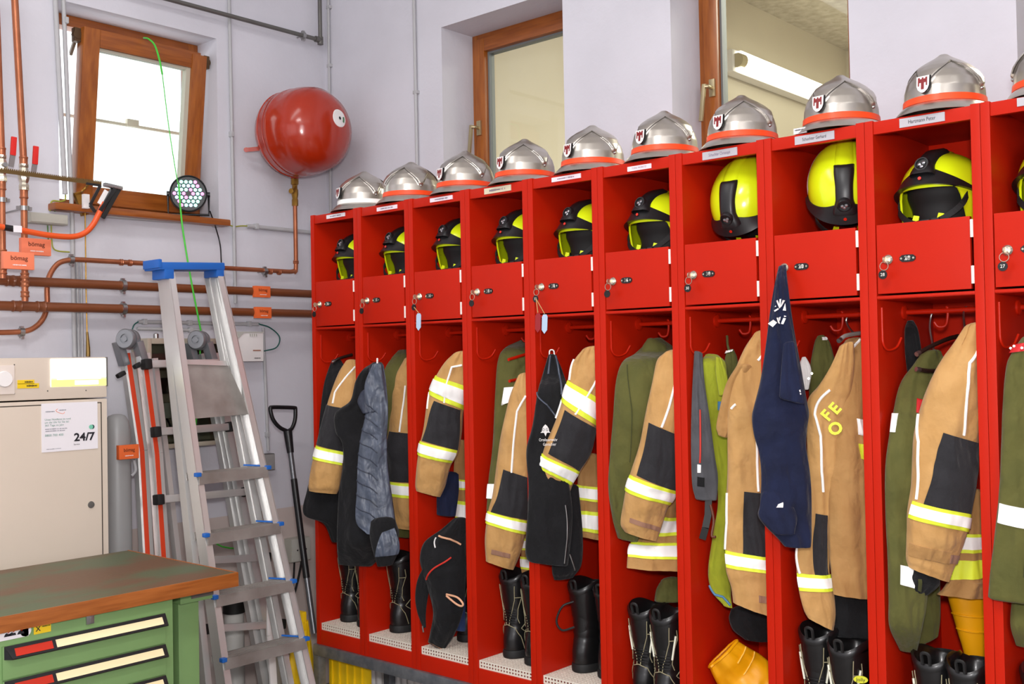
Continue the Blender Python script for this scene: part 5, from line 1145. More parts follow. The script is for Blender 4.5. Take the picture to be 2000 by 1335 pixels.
t, a, b = wbox(57, 413, 133, 440, .05, 'junction_box', M_box, 'cream junction box on the wall between the pipes'); MB().box((a[0] + .004, YB - .056, b[2] + .004), (b[0] - .004, YB - .05, a[2] - .004)).build('lid', M_box, t, bevel=.002)
t, a, b = wbox(512, 887, 537, 917, .05, 'junction_box', M_greypipe, 'small grey junction box below the conduit', 'box'); MB().box((a[0] + .003, YB - .056, b[2] + .003), (b[0] - .003, YB - .05, a[2] - .003)).build('lid', mat('grey_lid', (150, 148, 146), .5), t, bevel=.002)
t, a, b = wbox(568, 1053, 606, 1092, .055, 'socket_box', M_box, 'pale double socket box low on the wall by the shovel'); lid = MB().box((a[0] + .003, YB - .061, b[2] + .003), (b[0] - .003, YB - .055, a[2] - .003)).build('lid', mat('pale_lid', (190, 190, 182), .5), t, bevel=.003)
for s_ in (.3, .75): MB().lathe([(0, 0), (.004, 0), (.004, .002), (0, .002)], (a[0] + (b[0] - a[0]) * s_, YB - .061, (a[2] + b[2]) / 2), (0, -1, 0), 8).build('screw', M_ink, lid)
M_cab = M_black
wire([(575, 1093), (574, 1120), (570, 1180)], .005, M_cab, 'black cable hanging under the double socket box', off=.03); wire([(590, 1093), (580, 1140), (566, 1190)], .006, M_cab, 'thicker black cable slanting from the double socket box', off=.035)
t, a, b = wbox(458, 647, 515, 705, .06, 'control_box', M_white, 'white plastic control box on the wall behind the ladder', 'control box')
MB().prism([(0, 0), (.05, .045), (b[0] - a[0], .045), (b[0] - a[0], .05), (0, .05)][::-1], (a[0], YB - .0605, a[2] - .05), (1, 0, 0), (0, 0, 1), .004).build('top_cover', mat('pale_lid', (190, 190, 182), .5), t); c = bw(502, 684, .062)
MB().box((c[0] - .022, YB - .062, c[2] - .003), (c[0] + .022, YB - .060, c[2] + .003)).build('indicator', mat('brown_print', (160, 110, 90), .6), t); c = bw(503, 699, .062); scribble((c[0], YB - .0602, c[2]), (1, 0, 0), (0, 0, 1), .006, M_ink, t, .04)
for k in range(4): c = bw(488 + k * 4, 654, .062); MB().box((c[0] - .002, YB - .0665, c[2] - .006), (c[0] + .002, YB - .064, c[2] + .006)).build('vent_slot', M_box, t)
# pull rod with brass grip
t = thing('pull_rod', 'slim brass pull rod hanging from the window with a brass grip', 'rod', bw(170, 690, .05)); MB().tube([bw(166, 395, .045), bw(168, 560, .045), bw(170, 650, .045)], .0028, 8).build('rod', M_brass, t); MB().tube([bw(170, 648, .045), bw(171, 660, .045), bw(172, 678, .045), bw(172, 696, .045)], [.005, .006, .0085, .0095], 10).build('grip', mat('olive_brass_grip', (140, 112, 60), .4, .6), t)
# ------------------------------------------------------------------ metal meter box with glass front behind the ladders
a = bw(288, 660, .14); b = bw(446, 866, .14)
t = thing('meter_box', 'metal wall box with clear glossy front behind the ladders', 'box', (a[0], YB, b[2])); x0, x1, z0, z1 = a[0], b[0], b[2], a[2]; yf = YB - .14
M_bz = mat('beige_box_metal', (186, 176, 158), .4, .3)
MB().box((x0, YB - .02, z0), (x1, YB, z1)).box((x0, yf, z0), (x0 + .02, YB - .02, z1)).box((x1 - .02, yf, z0), (x1, YB - .02, z1)).box((x0 + .02, yf, z1 - .025), (x1 - .02, YB - .02, z1)).box((x0 + .02, yf, z0), (x1 - .02, YB - .02, z0 + .02)).build('housing', M_bz, t, bevel=.004)
M_clear = glass('clear_cover', (214, 218, 214))
MB().box((x0 + .02, yf + .004, z0 + .02), (x1 - .02, yf + .007, z1 - .025)).build('glass_front', M_clear, t, smooth=0)
for k in range(3):
    zz = z1 - .10 - k * .11; mb = MB().box((x0 + .04, YB - .10, zz - .035), (x1 - .05, YB - .02, zz + .035)); mb.build('meter_unit', (M_steel, M_black, M_box)[k], t, bevel=.008)
for k in range(4): MB().tube(bez([(x0 + .04 + k * .02, YB - .06, z0 + .03), (x0 + .05 + k * .03, YB - .08, z0 + .08), (x0 + .08 + k * .02, YB - .05, z0 + .13)], 5), .005, 6).build('inner_cable', (M_black, M_yg, M_steel, M_black)[k], t)
MB().lathe([(0, 0), (.012, 0), (.012, .02), (0, .026)], (x0 + .07, yf + .05, z1), (0, 0, 1), 12).build('cable_gland', M_steel, t)
# ------------------------------------------------------------------ stage lamp on the sill
c = onY(368, 378, .50); vdir = CAM - c; vdir[2] = -.12; vdir /= np.linalg.norm(vdir); rx = np.cross((0, 0, 1), vdir); rx /= np.linalg.norm(rx); uy = np.cross(vdir, rx)
t = thing('stage_lamp', 'round black LED stage lamp with coloured diodes glowing on the window sill', 'lamp', (c[0], c[1], 2.334))
MB().lathe([(0, -.10), (.05, -.10), (.072, -.07), (.080, -.02), (.084, -.012), (.084, .010), (.080, .012), (.077, .002), (0, .002)], c, vdir, 40).build('housing', M_black, t)
M_led = [mat('led_green', (120, 240, 190), .3, emit=(170, 250, 235), estr=1.9), mat('led_pink', (240, 150, 210), .3, emit=(240, 150, 220), estr=1.4), mat('led_blue', (130, 160, 255), .3, emit=(190, 220, 255), estr=2.0)]
k = 0
for q in range(-3, 4):
    for rr in range(-3, 4):
        if abs(q + rr) > 3 or (q == 0 and rr == 0): continue
        p = c + rx * (q + rr / 2) * .0205 + uy * rr * .0178 + vdir * .003
        MB().lathe([(0, 0), (.0082, 0), (.007, .003), (0, .0045)], p, vdir, 10).build('diode', M_led[(q * 2 + rr * 3 + k) % 5 % 3 if (q + rr) % 2 else 0], t); k += 1
for s_ in (-1, 1): MB().lathe([(0, 0), (.012, 0), (.012, .012), (0, .012)], c + rx * s_ * .084 - vdir * .02, rx * s_, 10).build('yoke_knob', M_black, t)
zf = c[2] - 2.336
MB().tube([c + rx * .09 - vdir * .02, np.array((c + rx * .09 - vdir * .03)) * (1, 1, 0) + np.array((0, 0, 2.345)), np.array((c - rx * .09 - vdir * .03)) * (1, 1, 0) + np.array((0, 0, 2.345)), c - rx * .09 - vdir * .02], .006, 8).build('yoke', M_black, t)
o = MB().tube(bez([onY(410, 412, .47), onY(420, 440, .50), onY(430, 478, .515), onY(433, 520, .38), onY(441, 562, .38), onY(445, 640, .45)], 6), .0032, 8).build('power_cord', M_black); tag(o, 'thin black power cord hanging from the stage lamp', 'cord')
# ------------------------------------------------------------------ green line from the window
M_rope = mat('bright_green_rope', (74, 200, 60), .5, var=.1, vscale=40)
R1 = [(281, 74, .57), (290, 76, .52), (302, 88, .49), (311, 115, .47), (317, 145, .46)]; R2 = [(317, 145, .46), (330, 250, .45), (345, 345, .435), (350, 362, .43)]; R3 = [(349, 358, .43), (356, 440, .38), (372, 540, .36), (392, 644, .385)]; R4 = [(392, 644, .385), (388, 760, .385), (378, 880, .378), (372, 960, .374), (420, 1060, .37), (516, 1070, .37)]
t = thing('green_rope', 'bright green rope hanging from the tilted window down behind the ladder', 'rope', onY(372, 960, .34))
for s_, r in ((R1, .0042), (R2, .0022), (R3, .0040), (R4, .0036)): MB().tube(bez([onY(*q) for q in s_], 6), r, 8).build('strand', M_rope if r > .002 else mat('dull_green_cord', (120, 130, 70), .6), t)
# ------------------------------------------------------------------ bow saw hanging in front of the risers
SY = .29; sq = lambda x, y, d=0: onY(x, y, SY + d)
M_saw = mat('saw_blade', (112, 88, 50), .4, .6); M_sor = mat('orange_saw_frame', (222, 84, 26), .35, coat=.3)
t = thing('bow_saw', 'orange bow saw with long toothed blade hanging in front of the pipes', 'saw', sq(100, 460))
a, b = sq(-60, 324), sq(198, 358); ax = b - a; L = np.linalg.norm(ax); ax /= L; ay = np.cross((0, 1, 0), ax); ay = -ay if ay[2] < 0 else ay
n = 64; poly = [(0, -.010), (L, -.010), (L, .004)]
for k in range(n, 0, -1): x = L * k / n; poly += [(x - L / n * .2, .010), (x - L / n * .55, .0105), (x - L / n * .8, .003)]
poly += [(0, .004)]; MB().prism(poly, a, ax, ay, .0016).build('blade', M_saw, t, smooth=0)
fr = bez([sq(-60, 428), sq(0, 442), sq(40, 449), sq(95, 459), sq(140, 462), sq(165, 455), sq(182, 438), sq(194, 415), sq(204, 396)], 6); MB().tube(fr, .0115, 14).build('frame', M_sor, t)
sl = fr[6:14]; MB().tube([p for p in fr[7:13]], .0122, 14).build('sleeve_label', M_black, t); c = fr[11]; MB().box((c[0] - .018, SY - .0135, c[2] - .013), (c[0] + .014, SY - .0118, c[2] + .013)).build('barcode_sticker', M_paper, t)
hp = sq(222, 366); MB().bar(sq(203, 360), sq(238, 368), .016, .022, (0, 1, 0)).build('blade_clamp', M_steel, t, bevel=.004)
gr = MB().bar(sq(222, 368), sq(194, 412), .016, .026, (0, 1, 0)); gr.bar(sq(196, 362), sq(176, 400), .012, .007, (0, 1, 0)).bar(sq(176, 400), sq(186, 414), .012, .010, (0, 1, 0)).bar(sq(196, 362), sq(168, 358), .010, .006, (0, 1, 0)); gr.build('hand_guard', M_black, t, bevel=.002)
MB().bar(sq(208, 372), sq(194, 398), .018, .005, (0, 1, 0)).build('tension_lever', M_white, t); MB().bar(sq(232, 368), sq(200, 425), .02, .012, (0, 1, 0)).build('grip', M_rubber, t, bevel=.003)
# holder bracket behind the saw
t = thing('saw_hook', 'brass and olive wall hook holding the bow saw below the window', 'hook', bw(160, 400, .1)); MB().bar(bw(150, 375, .02), bw(166, 420, .02), .03, .02, (0, 1, 0)).tube([bw(160, 376, .02), sq(162, 372, .02), sq(168, 366, .02), sq(172, 360, .0)], .005, 8).build('hook_arm', M_brass, t); MB().box(bw(164, 378, .20) , bw(171, 408, .18)).build('white_tab', M_white, t, bevel=.002)
# ------------------------------------------------------------------ cream heating cabinet
M_crm = mat('cream_cabinet_paint', (214, 200, 184), .45, var=.03, vscale=3); CY = .12
cq = lambda x, y, d=0: onY(x, y, CY - d)
xr = cq(210, 850)[0]; zt = cq(100, 698)[2]; zs = cq(100, 780)[2]; xl = xr - 1.05
t = thing('heating_cabinet', 'cream metal heating cabinet with glowing display and a white notice', 'cabinet', (xr - .5, CY + .2, 0))
MB().box((xl, CY, zs + .001), (xr, YB - .02, zt)).build('control_head', M_crm, t, bevel=.006); MB().box((xl, CY, 0), (xr, YB - .02, zs - .004)).build('lower_body', M_crm, t, bevel=.005)
zd = cq(100, 791)[2]; xd = cq(197, 850)[0]
d = MB().box((xl + .02, CY - .004, .05), (xd - .001, CY + .002, zd)).build('door', M_crm, t, bevel=.003); gp = MB()
gp.box((xl + .018, CY - .0012, zd), (xd + .004, CY + .001, zd + .004)).box((xd, CY - .0012, .05), (xd + .004, CY + .001, zd)).build('door_gap', mat('dark_gap', (70, 62, 54), .8), t)
l = cq(178, 985, .004); MB().lathe([(0, 0), (.0135, 0), (.012, .004), (0, .005)], l, (0, -1, 0), 18).build('lock', M_greypipe, d)
s0, s1 = cq(99, 698.5, .002), cq(207, 752, .002)
sc = MB().box((s0[0], CY - .004, s1[2]), (s1[0], CY + .001, s0[2] - .004)).build('display', mat('lit_display', (250, 255, 250), .3, emit=(255, 255, 252), estr=1.6), t)
w_ = s1[0] - s0[0]; hh = s0[2] - s1[2]
MB().box((s0[0], CY - .0046, s1[2]), (s1[0], CY - .004, s1[2] + hh * .24)).build('display_bar', mat('lit_yellow', (255, 245, 120), .3, emit=(255, 240, 120), estr=1.1), sc)
for u0, u1 in ((0, .10), (.9, 1)): MB().box((s0[0] + w_ * u0, CY - .0047, s1[2] + hh * .24), (s0[0] + w_ * u1, CY - .004, s1[2] + hh * .30)).build('display_key', mat('lit_green', (190, 245, 160), .3, emit=(190, 250, 160), estr=1.0), sc)
MB().box((s0[0] + w_ * .42, CY - .0052, s1[2] + hh * .05), (s0[0] + w_ * .85, CY - .0046, s1[2] + hh * .2)).build('display_field', mat('lit_display', (250, 255, 250), .3), sc)
MB().box((s1[0] + .001, CY - .006, s1[2] - .004), (s1[0] + .006, CY + .001, zt)).build('display_edge', M_greypipe, t)
p0, p1 = cq(-60, 714, .002), cq(28, 769, .002); pl = MB().box((p0[0], CY - .006, p1[2]), (p1[0], CY + .001, p0[2])).build('dial_plate', mat('pale_dial_plate', (226, 214, 204), .4), t, bevel=.002)
k0_ = cq(8, 740, .004); MB().lathe([(0, 0), (.030, 0), (.027, .007), (0, .007)], (k0_[0], CY - .006, k0_[2]), (0, -1, 0), 28).build('dial', M_white, pl)
M_yl = mat('yellow_label_tape', (236, 200, 30), .5)
for (x0, y0, x1, y1, s_) in ((34, 742, 67, 749, ''), (34, 749, 76, 757, '')):
    a, b = cq(x0, y0, .001), cq(x1, y1, .001); o = MB().box((a[0], CY - .0022, b[2]), (b[0], CY + .0005, a[2])).build('label_tape', M_yl, t); scribble(((a[0] * .35 + b[0] * .65), CY - .0022, (a[2] + b[2]) / 2), (1, 0, 0), (0, 0, 1), (a[2] - b[2]) * .45, M_ink, o, (b[0] - a[0]) * .55)
a, b = cq(80.5, 790, .005), cq(191, 871, .005); W_, H_ = b[0] - a[0], a[2] - b[2] + .012
tl = np.array((a[0], CY - .0065, a[2] + .004)); po = MB().box((tl[0], CY - .0062, tl[2] - H_), (tl[0] + W_, CY - .004, tl[2])).build('notice', M_paper, t)
def pt(u, v): return np.array((tl[0] + W_ * u, CY - .0062, tl[2] - H_ * v))
M_gt = mat('notice_green_ink', (92, 140, 124), .7); M_gd = mat('notice_grey_ink', (128, 130, 140), .7); M_oi = mat('notice_orange', (236, 132, 90), .7)
X_, Z_ = (1, 0, 0), (0, 0, 1)
text('24/7', pt(.75, .74), X_, Z_, .030, M_ink, po, width=W_ * .38, bold=.03); text('Service', pt(.61, .88), X_, Z_, .006, M_ink, po)
text('Unser Notdienst ist rund', pt(.28, .335), X_, Z_, .0075, M_gt, po, width=W_ * .45); text('um die Uhr für Sie da!', pt(.265, .395), X_, Z_, .0075, M_gt, po, width=W_ * .42); text('365 Tage im Jahr', pt(.22, .455), X_, Z_, .0075, M_gt, po, width=W_ * .33)
scribble(pt(.26, .53), X_, Z_, .004, M_gd, po, W_ * .42); scribble(pt(.235, .57), X_, Z_, .004, M_gd, po, W_ * .36); text('0800 700 400', pt(.215, .66), X_, Z_, .0085, M_gt, po, width=W_ * .32)
scribble(pt(.145, .17), X_, Z_, .005, M_gd, po, W_ * .17); scribble(pt(.36, .15), X_, Z_, .005, M_gd, po, W_ * .13); scribble(pt(.2, .94), X_, Z_, .003, M_gd, po, W_ * .26)
MB().tube(bez([pt(.28, .12), pt(.25, .155), pt(.30, .20), pt(.38, .225), pt(.40, .19)], 5), .0009, 5).build('logo_swirl', M_oi, po)
for u, m_ in ((.90, mat('dark_green_dot', (30, 70, 64), .6)), (.875, mat('pale_green_dot', (120, 196, 168), .6))):
    MB().lathe([(0, 0), (.0085, 0), (.0085, .0006), (0, .0006)], pt(u, .535) + np.array((0, -(.0006 if m_.name[0] == 'p' else 0), 0)), (0, -1, 0), 18).build('logo_dot', m_, po)
for q in ((28, 712), (28, 768), (93, 763), (168, 762)): MB().lathe([(0, 0), (.0028, 0), (.002, .0015), (0, .0015)], cq(*q, .0), (0, -1, 0), 8).build('screw', M_greypipe, t)
# grey tank beside the cabinet
c = onY(229, 900, .33); zt2 = onY(229, 808, .33)[2]
t = thing('grey_tank', 'grey upright cylindrical tank with domed top beside the cream cabinet', 'tank', (c[0], .33, 0)); rT = abs(onY(257, 900, .33)[0] - c[0]) * .86
MB().lathe([(rT, 0), (rT, zt2 - .085), (rT * .97, zt2 - .06), (rT * .86, zt2 - .03), (rT * .62, zt2 - .008), (rT * .3, zt2 - .001), (0, zt2)], (c[0], .33, 0), (0, 0, 1), 32).build('tank_shell', mat('grey_tank_paint', (150, 150, 150), .4), t)
q = onY(251, 882, .25); pipetag(t, np.array((q[0], .245, q[2])), .088, .058, M_tagor); MB().tube(bez([onY(262, 898, .28), onY(265, 918, .28), onY(258, 928, .29)], 4), .006, 8).build('drain_hose', M_conduit, t)
# ------------------------------------------------------------------ workbench
M_grn = mat('green_workbench_paint', (118, 152, 96), .45, var=.08, vscale=6); M_top = mat('worn_oiled_bench_top', (102, 74, 50), .5, rgb2=(84, 94, 66), vscale=2.6, bump=.15, bscale=40, detail=6, stretch=(1, 2.2, 1), ramp=(.40, .56)); M_edge = mat('bench_edge_wood', (166, 96, 42), .4, rgb2=(140, 76, 28), vscale=10, stretch=(.8, 6, 10))
M_insc = mat('cream_drawer_label', (240, 222, 176), .5); M_insr = mat('red_drawer_label', (186, 36, 6), .45)
xB, yF, yBk = -.907, -.777, -.056; BX0 = -2.35
t = thing('workbench', 'green workbench with worn wooden top and labelled drawers', 'workbench', (-1.6, -.4, 0))
ft = MB().box((BX0, yF + .006, .905), (xB - .006, yBk, .9495)).build('bench_top', M_top, t, bevel=.003)
MB().box((BX0, yF, .904), (xB, yF + .0055, .9505)).build('front_edging', M_edge, t, bevel=.0015); MB().box((xB - .0055, yF + .006, .904), (xB, yBk, .9505)).build('end_edging', M_edge, t, bevel=.0015)
YD = -.755; dq = lambda x, y, d=0: onY(x, y, YD - d)
xc = dq(338, 1230)[0]; xd0 = dq(3, 1290)[0]; xd1 = dq(321, 1225)[0]
MB().box((xd0 - .03, YD, .02), (xc, yBk - .03, .903)).build('carcass', M_grn, t, bevel=.003)
zt_ = dq(320, 1196)[2]; zb_ = dq(320, 1219)[2]; pitch = zt_ - dq(318, 1257)[2]
for k in range(6):
    z1 = zt_ - pitch * k; z0 = z1 - (zt_ - zb_)
    dr = MB().box((xd0, YD - .008, z1 - pitch + .004), (xd1, YD + .004, z1)).build('drawer', M_grn, t, bevel=.002)
    hb = MB(); hb.add([(xd0 + .004, YD - .008, z1), (xd1 - .001, YD - .008, z1), (xd1 - .001, YD - .028, z0 + .003), (xd0 + .020, YD - .028, z0 + .003), (xd0 + .004, YD - .008, z0), (xd1 - .001, YD - .008, z0), (xd1 - .001, YD - .026, z0), (xd0 + .020, YD - .026, z0)], [(0, 1, 2, 3), (3, 2, 6, 7), (7, 6, 5, 4), (0, 3, 7, 4), (1, 5, 6, 2)]); h_ = hb.build('handle_strip', M_black, dr, smooth=0)
    def ins(xa, xb, m):
        f0, f1 = .28, .86; pa = lambda x, f: np.array((x, YD - .008 - .020 * f - .0012, z1 + (z0 + .003 - z1) * f + .0008)); MB().add([pa(xa, f0), pa(xb, f0), pa(xb, f1), pa(xa, f1), pa(xa, f0) + (0, .0015, 0), pa(xb, f0) + (0, .0015, 0), pa(xb, f1) + (0, .0015, 0), pa(xa, f1) + (0, .0015, 0)], [(0, 1, 2, 3), (7, 6, 5, 4), (0, 4, 5, 1), (1, 5, 6, 2), (2, 6, 7, 3), (3, 7, 4, 0)]).build('label_insert', m, dr, smooth=0)
    ins(dq(104, 1240)[0], dq(312, 1210)[0], M_insc); ins(dq(24, 1262)[0], dq(97, 1250)[0], M_insr)
c = dq(175.5, 1209, .002); MB().box((c[0] - .012, YD - .006, c[2] - .013), (c[0] + .012, YD, c[2] + .013)).box((c[0] - .004, YD - .008, c[2] - .010), (c[0] + .004, YD - .006, c[2] + .010)).build('lock_plate', M_steel, t, bevel=.001)
a, b = dq(66, 1222, .001), dq(99.5, 1229, .001); zc = (dq(82, 1226)[2]); st = MB().box((a[0], YD - .0016, zc - .014), (b[0], YD + .0005, zc + .014)).build('yellow_sticker', M_yl, t); text('X', ((a[0] * .76 + b[0] * .24), YD - .0016, zc), X_, Z_, .014, M_ink, st, bold=.02); scribble(((a[0] * .3 + b[0] * .7), YD - .0016, zc + .005), X_, Z_, .004, M_ink, st, .026)
a, b = dq(-30, 1240, .001), dq(61, 1226, .001); zc = dq(20, 1237)[2]; ws = MB().box((a[0], YD - .0016, zc - .016), (b[0] - .008, YD + .0005, zc + .016)).lathe([(0, 0), (.016, 0), (.016, .0016), (0, .0016)], (b[0] - .016, YD, zc), (0, -1, 0), 20).build('pictogram_sticker', M_paper, t)
for px in (14, 24, 40): c = dq(px, 1238); mb = MB().prism([(-.010, -.006), (.010, -.006), (.008, .001), (.001, .001), (-.001, .004), (-.006, .002)], (c[0], YD - .0016, zc), X_, Z_, .0006).build('pictogram', M_ink, ws); MB().bar((c[0] + .001, YD - .002, zc + .003), (c[0] + .010, YD - .002, zc + .009), .0008, .0018).build('pictogram', M_insr, ws)
xl0 = dq(343, 1250, -.10)[0]; lgx = (onY(349, 1250, -.66)[0], onY(389, 1250, -.66)[0])
MB().box((lgx[0], -.66, 0), (lgx[1], -.60, .860)).build('leg', M_grn, t, bevel=.003); MB().box((lgx[0] - .01, -.69, .86), (lgx[1] + .035, -.10, .903)).build('top_bracket', M_grn, t, bevel=.003); MB().box((lgx[0], -.16, 0), (lgx[1], -.10, .860)).build('leg', M_grn, t, bevel=.003)
MB().box((lgx[0] + .03, -.692, .872), (lgx[1] + .037, -.60, .900)).build('bracket_end', M_greypipe, t)
# ------------------------------------------------------------------ step ladder with blue top
K = .219; D0 = -.2 - K * 1.231
def onL(x, y, push=0.0):   # point on the leaning plane of the step ladder, push = behind it
    d = ray(x, y); n = np.array((0, 1, -K)); return CAM + d * ((D0 + push - n @ CAM) / (n @ d))
def line3(p, q, z): s_ = (z - p[2]) / (q[2] - p[2]); return p + (q - p) * s_
t = thing('step_ladder', 'aluminium step ladder with bright blue top leaning in front of the other ladder', 'ladder', (-.5, -.2, 0))
lt, lb = onL(322, 535), onL(430, 1320); rt, rb = onL(426, 530), onL(604, 1322)
lb, rb = line3(lt, lb, 0.012), line3(rt, rb, 0.012)
nrm = np.array((0, -1, K)); nrm /= np.linalg.norm(nrm); nv = (0, nrm[1], nrm[2])
def stile(p, q, nm='stile', wd=.030, dp=.062, m=M_alu):
    # open channel: web and two flanges
    d = q - p; d /= np.linalg.norm(d); a = np.cross(d, nrm); a /= np.linalg.norm(a)
    b = MB(); b.bar(p, q, .004, dp, nrm); 
    return b, a
def channel(p, q, side, parent, nm, wd=.026, dp=.060):
    d = (q - p) / np.linalg.norm(q - p); a = np.cross(d, nrm); a /= np.linalg.norm(a); a = a if a[0] * side > 0 else -a
    b = MB(); b.bar(p, q, .004, dp, nrm)
    for s_ in (-1, 1): o = nrm * s_ * (dp / 2 - .002) + a * wd / 2; b.bar(p + o, q + o, wd, .004, nrm)
    return b.build(nm, M_alu, parent, smooth=0)
channel(lt, lb, 1, t, 'front_stile'); channel(rt, rb, -1, t, 'front_stile')
pu = .085
l2t, l2b, r2t, r2b = lt + np.array((.006, pu * .5, .0)), lb + np.array((-.020, pu + .035, 0)), rt + np.array((-.006, pu * .5, 0)), rb + np.array((-.026, pu + .035, 0))
channel(l2t, l2b, 1, t, 'rear_stile', .024, .045); channel(r2t, r2b, -1, t, 'rear_stile', .024, .045)
M_blue = mat('blue_plastic', (28, 98, 182), .4)
cp = MB().bar((lt[0] - .045, lt[1] + .02, lt[2] + .028), (rt[0] + .008, rt[1] + .02, rt[2] + .020), .115, .030).box((lt[0] - .050, lt[1] - .04, lt[2] + .02), (lt[0] - .034, lt[1] + .08, lt[2] + .055)).box((lt[0] - .022, lt[1] - .036, lt[2] - .022), (lt[0] + .020, lt[1] + .06, lt[2] + .02)).box((rt[0] - .030, rt[1] - .036, rt[2] - .026), (rt[0] + .006, rt[1] + .06, rt[2] + .012)); cp.build('top_cap', M_blue, t, bevel=.006)
STEPS = [((380, 927), (527, 907)), ((396, 1041), (550, 1019)), ((412, 1160), (576, 1131)), ((428, 1283), (603, 1241))]
steps3 = [(onL(*a, -.01), onL(*b, -.01)) for a, b in STEPS]; dz = (steps3[0][0][2] - steps3[3][0][2]) / 3
for k in (4, 5): 
    z = steps3[0][0][2] - dz * k; steps3.append((line3(lt, lb, z), line3(rt, rb, z)))
for a, b in steps3:
    z = (a[2] + b[2]) / 2; la, rb_ = line3(lt, lb, z), line3(rt, rb, z); yv = la[1]
    xa, xb = la[0] + .003, rb_[0] - .003
    mb = MB().box((xa, yv - .040, z - .004), (xb, yv + .045, z)).box((xa, yv - .046, z - .040), (xb, yv - .040, z + .001)).box((xa, yv + .042, z - .030), (xb, yv + .046, z))
    for q in range(5): mb.box((xa, yv - .036 + q * .017, z), (xb, yv - .030 + q * .017, z + .0016))
    sp_ = mb.build('tread', M_alud, t, smooth=0)
    for x_ in (xa - .004, xb + .004): MB().box((x_ - .011, yv - .050, z - .010), (x_ + .011, yv - .028, z + .006)).build('tread_cap', M_blue, sp_, bevel=.004)
    MB().bar((xb + .004, yv - .03, z + .004), (xb - .05, yv + .05, z + .008), .006, .006).build('tread_cap', M_blue, sp_)
pq = [onL(356, 712, .03), onL(446, 714, .03), onL(489, 808, .01), onL(370, 818, .01)]
mb = MB(); mb.add([p for p in pq] + [p + np.array((0, .012, .002)) for p in pq], [(0, 1, 2, 3), (7, 6, 5, 4), (0, 4, 5, 1), (1, 5, 6, 2), (2, 6, 7, 3), (3, 7, 4, 0)]); pf = mb.build('platform', M_alud, t, smooth=0)
MB().bar(onL(352, 707, .03), onL(440, 710, .03), .02, .02, nrm).build('platform_bar', M_alu, pf)
for p in (lb, rb): MB().box(p + np.array((-.022, -.036, -.012)), p + np.array((.022, .036, .030))).build('rubber_foot', M_rubber, t, bevel=.004)
# ------------------------------------------------------------------ hinged ladder with red stripes behind it
K2 = .13; D2 = .335 - K2 * 1.75
def onM(x, y, push=0.0):
    d = ray(x, y); n = np.array((0, 1, -K2)); return CAM + d * ((D2 + push - n @ CAM) / (n @ d))
M_strp = mat('red_ladder_stripe', (206, 62, 28), .45)
t = thing('hinged_ladder', 'folded aluminium hinged ladder with red stripes and big round hinges behind the step ladder', 'ladder', (-.6, .2, 0))
n2 = np.array((0, -1, K2)); n2 /= np.linalg.norm(n2)
def rail(pts, push, stripe=True, wd=.048, dp=.034):
    P_ = [onM(*q, push) for q in pts]; P_[-1] = line3(P_[-2], P_[-1], .012); r_ = MB()
    for a, b in zip(P_[:-1], P_[1:]): r_.bar(a, b, wd, dp, n2)
    r_ = r_.build('rail', M_alu, t, smooth=0)
    if stripe:
        for a, b in zip(P_[:-1], P_[1:]): o = n2 * (dp / 2 + .0008) + np.array((-.004, 0, 0)); MB().bar(a + o, b + o, .020, .0018, n2).build('rail_stripe', M_strp, r_)
    return r_
rail([(247, 690), (275, 880), (286, 1085), (296, 1300)], .05); rail([(279, 690), (304, 885), (317, 1085), (330, 1300)], -.02)
rail([(300, 700), (322, 885), (345, 1085), (372, 1300)], .0, False, .022); rail([(398, 690), (436, 870), (473, 1085), (512, 1300)], .05, False, .050); rail([(418, 690), (452, 870), (492, 1085), (534, 1300)], -.0, False, .040)
def rung(pa, pb, push=-.05):
    a, b = onM(*pa, push), onM(*pb, push); r_ = MB().bar(a, b, .032, .030, n2).build('rung', M_alu, t, bevel=.006)
    for p, q in ((a, b), (b, a)): d = (p - q) / np.linalg.norm(p - q); MB().bar(p - d * .012, p + d * .022, .044, .044, n2).build('rung_lock', M_rubber, r_, bevel=.008)
for pa, pb in (((288, 711), (440, 708)), ((306, 843), (448, 833)), ((312, 975), (480, 960)), ((380, 1095), (517, 1088)), ((400, 1228), (546, 1218))): rung(pa, pb)
for q in ((229, 735), (262, 717)): p = onM(*q, -.02); MB().bar(p, onM(q[0] + 14, q[1] - 8, -.02), .020, .028, n2).build('lock_knob', M_rubber, t, bevel=.008)
M_hng = mat('hinge_grey', (150, 152, 156), .35, .6)
for px, py in ((250, 662), (388, 664)):
    p = onM(px, py, -.01); ax = np.array((-.85, -.5, .05)); ax /= np.linalg.norm(ax)
    h_ = MB().lathe([(0, -.03), (.040, -.03), (.043, -.026), (.043, -.006), (.040, -.002), (.043, .002), (.043, .022), (.038, .028), (.020, .028), (.020, .022), (.012, .022), (.012, .030), (0, .030)], p, ax, 28).build('hinge_disc', M_hng, t)
    for dx, dy in ((-.02, .05), (.03, -.02)): MB().bar(p + np.array((dx, dy, -.01)), p + np.array((dx + .03, dy, -.11)), .03, .05, n2).build('hinge_strap', M_hng, t, bevel=.004)
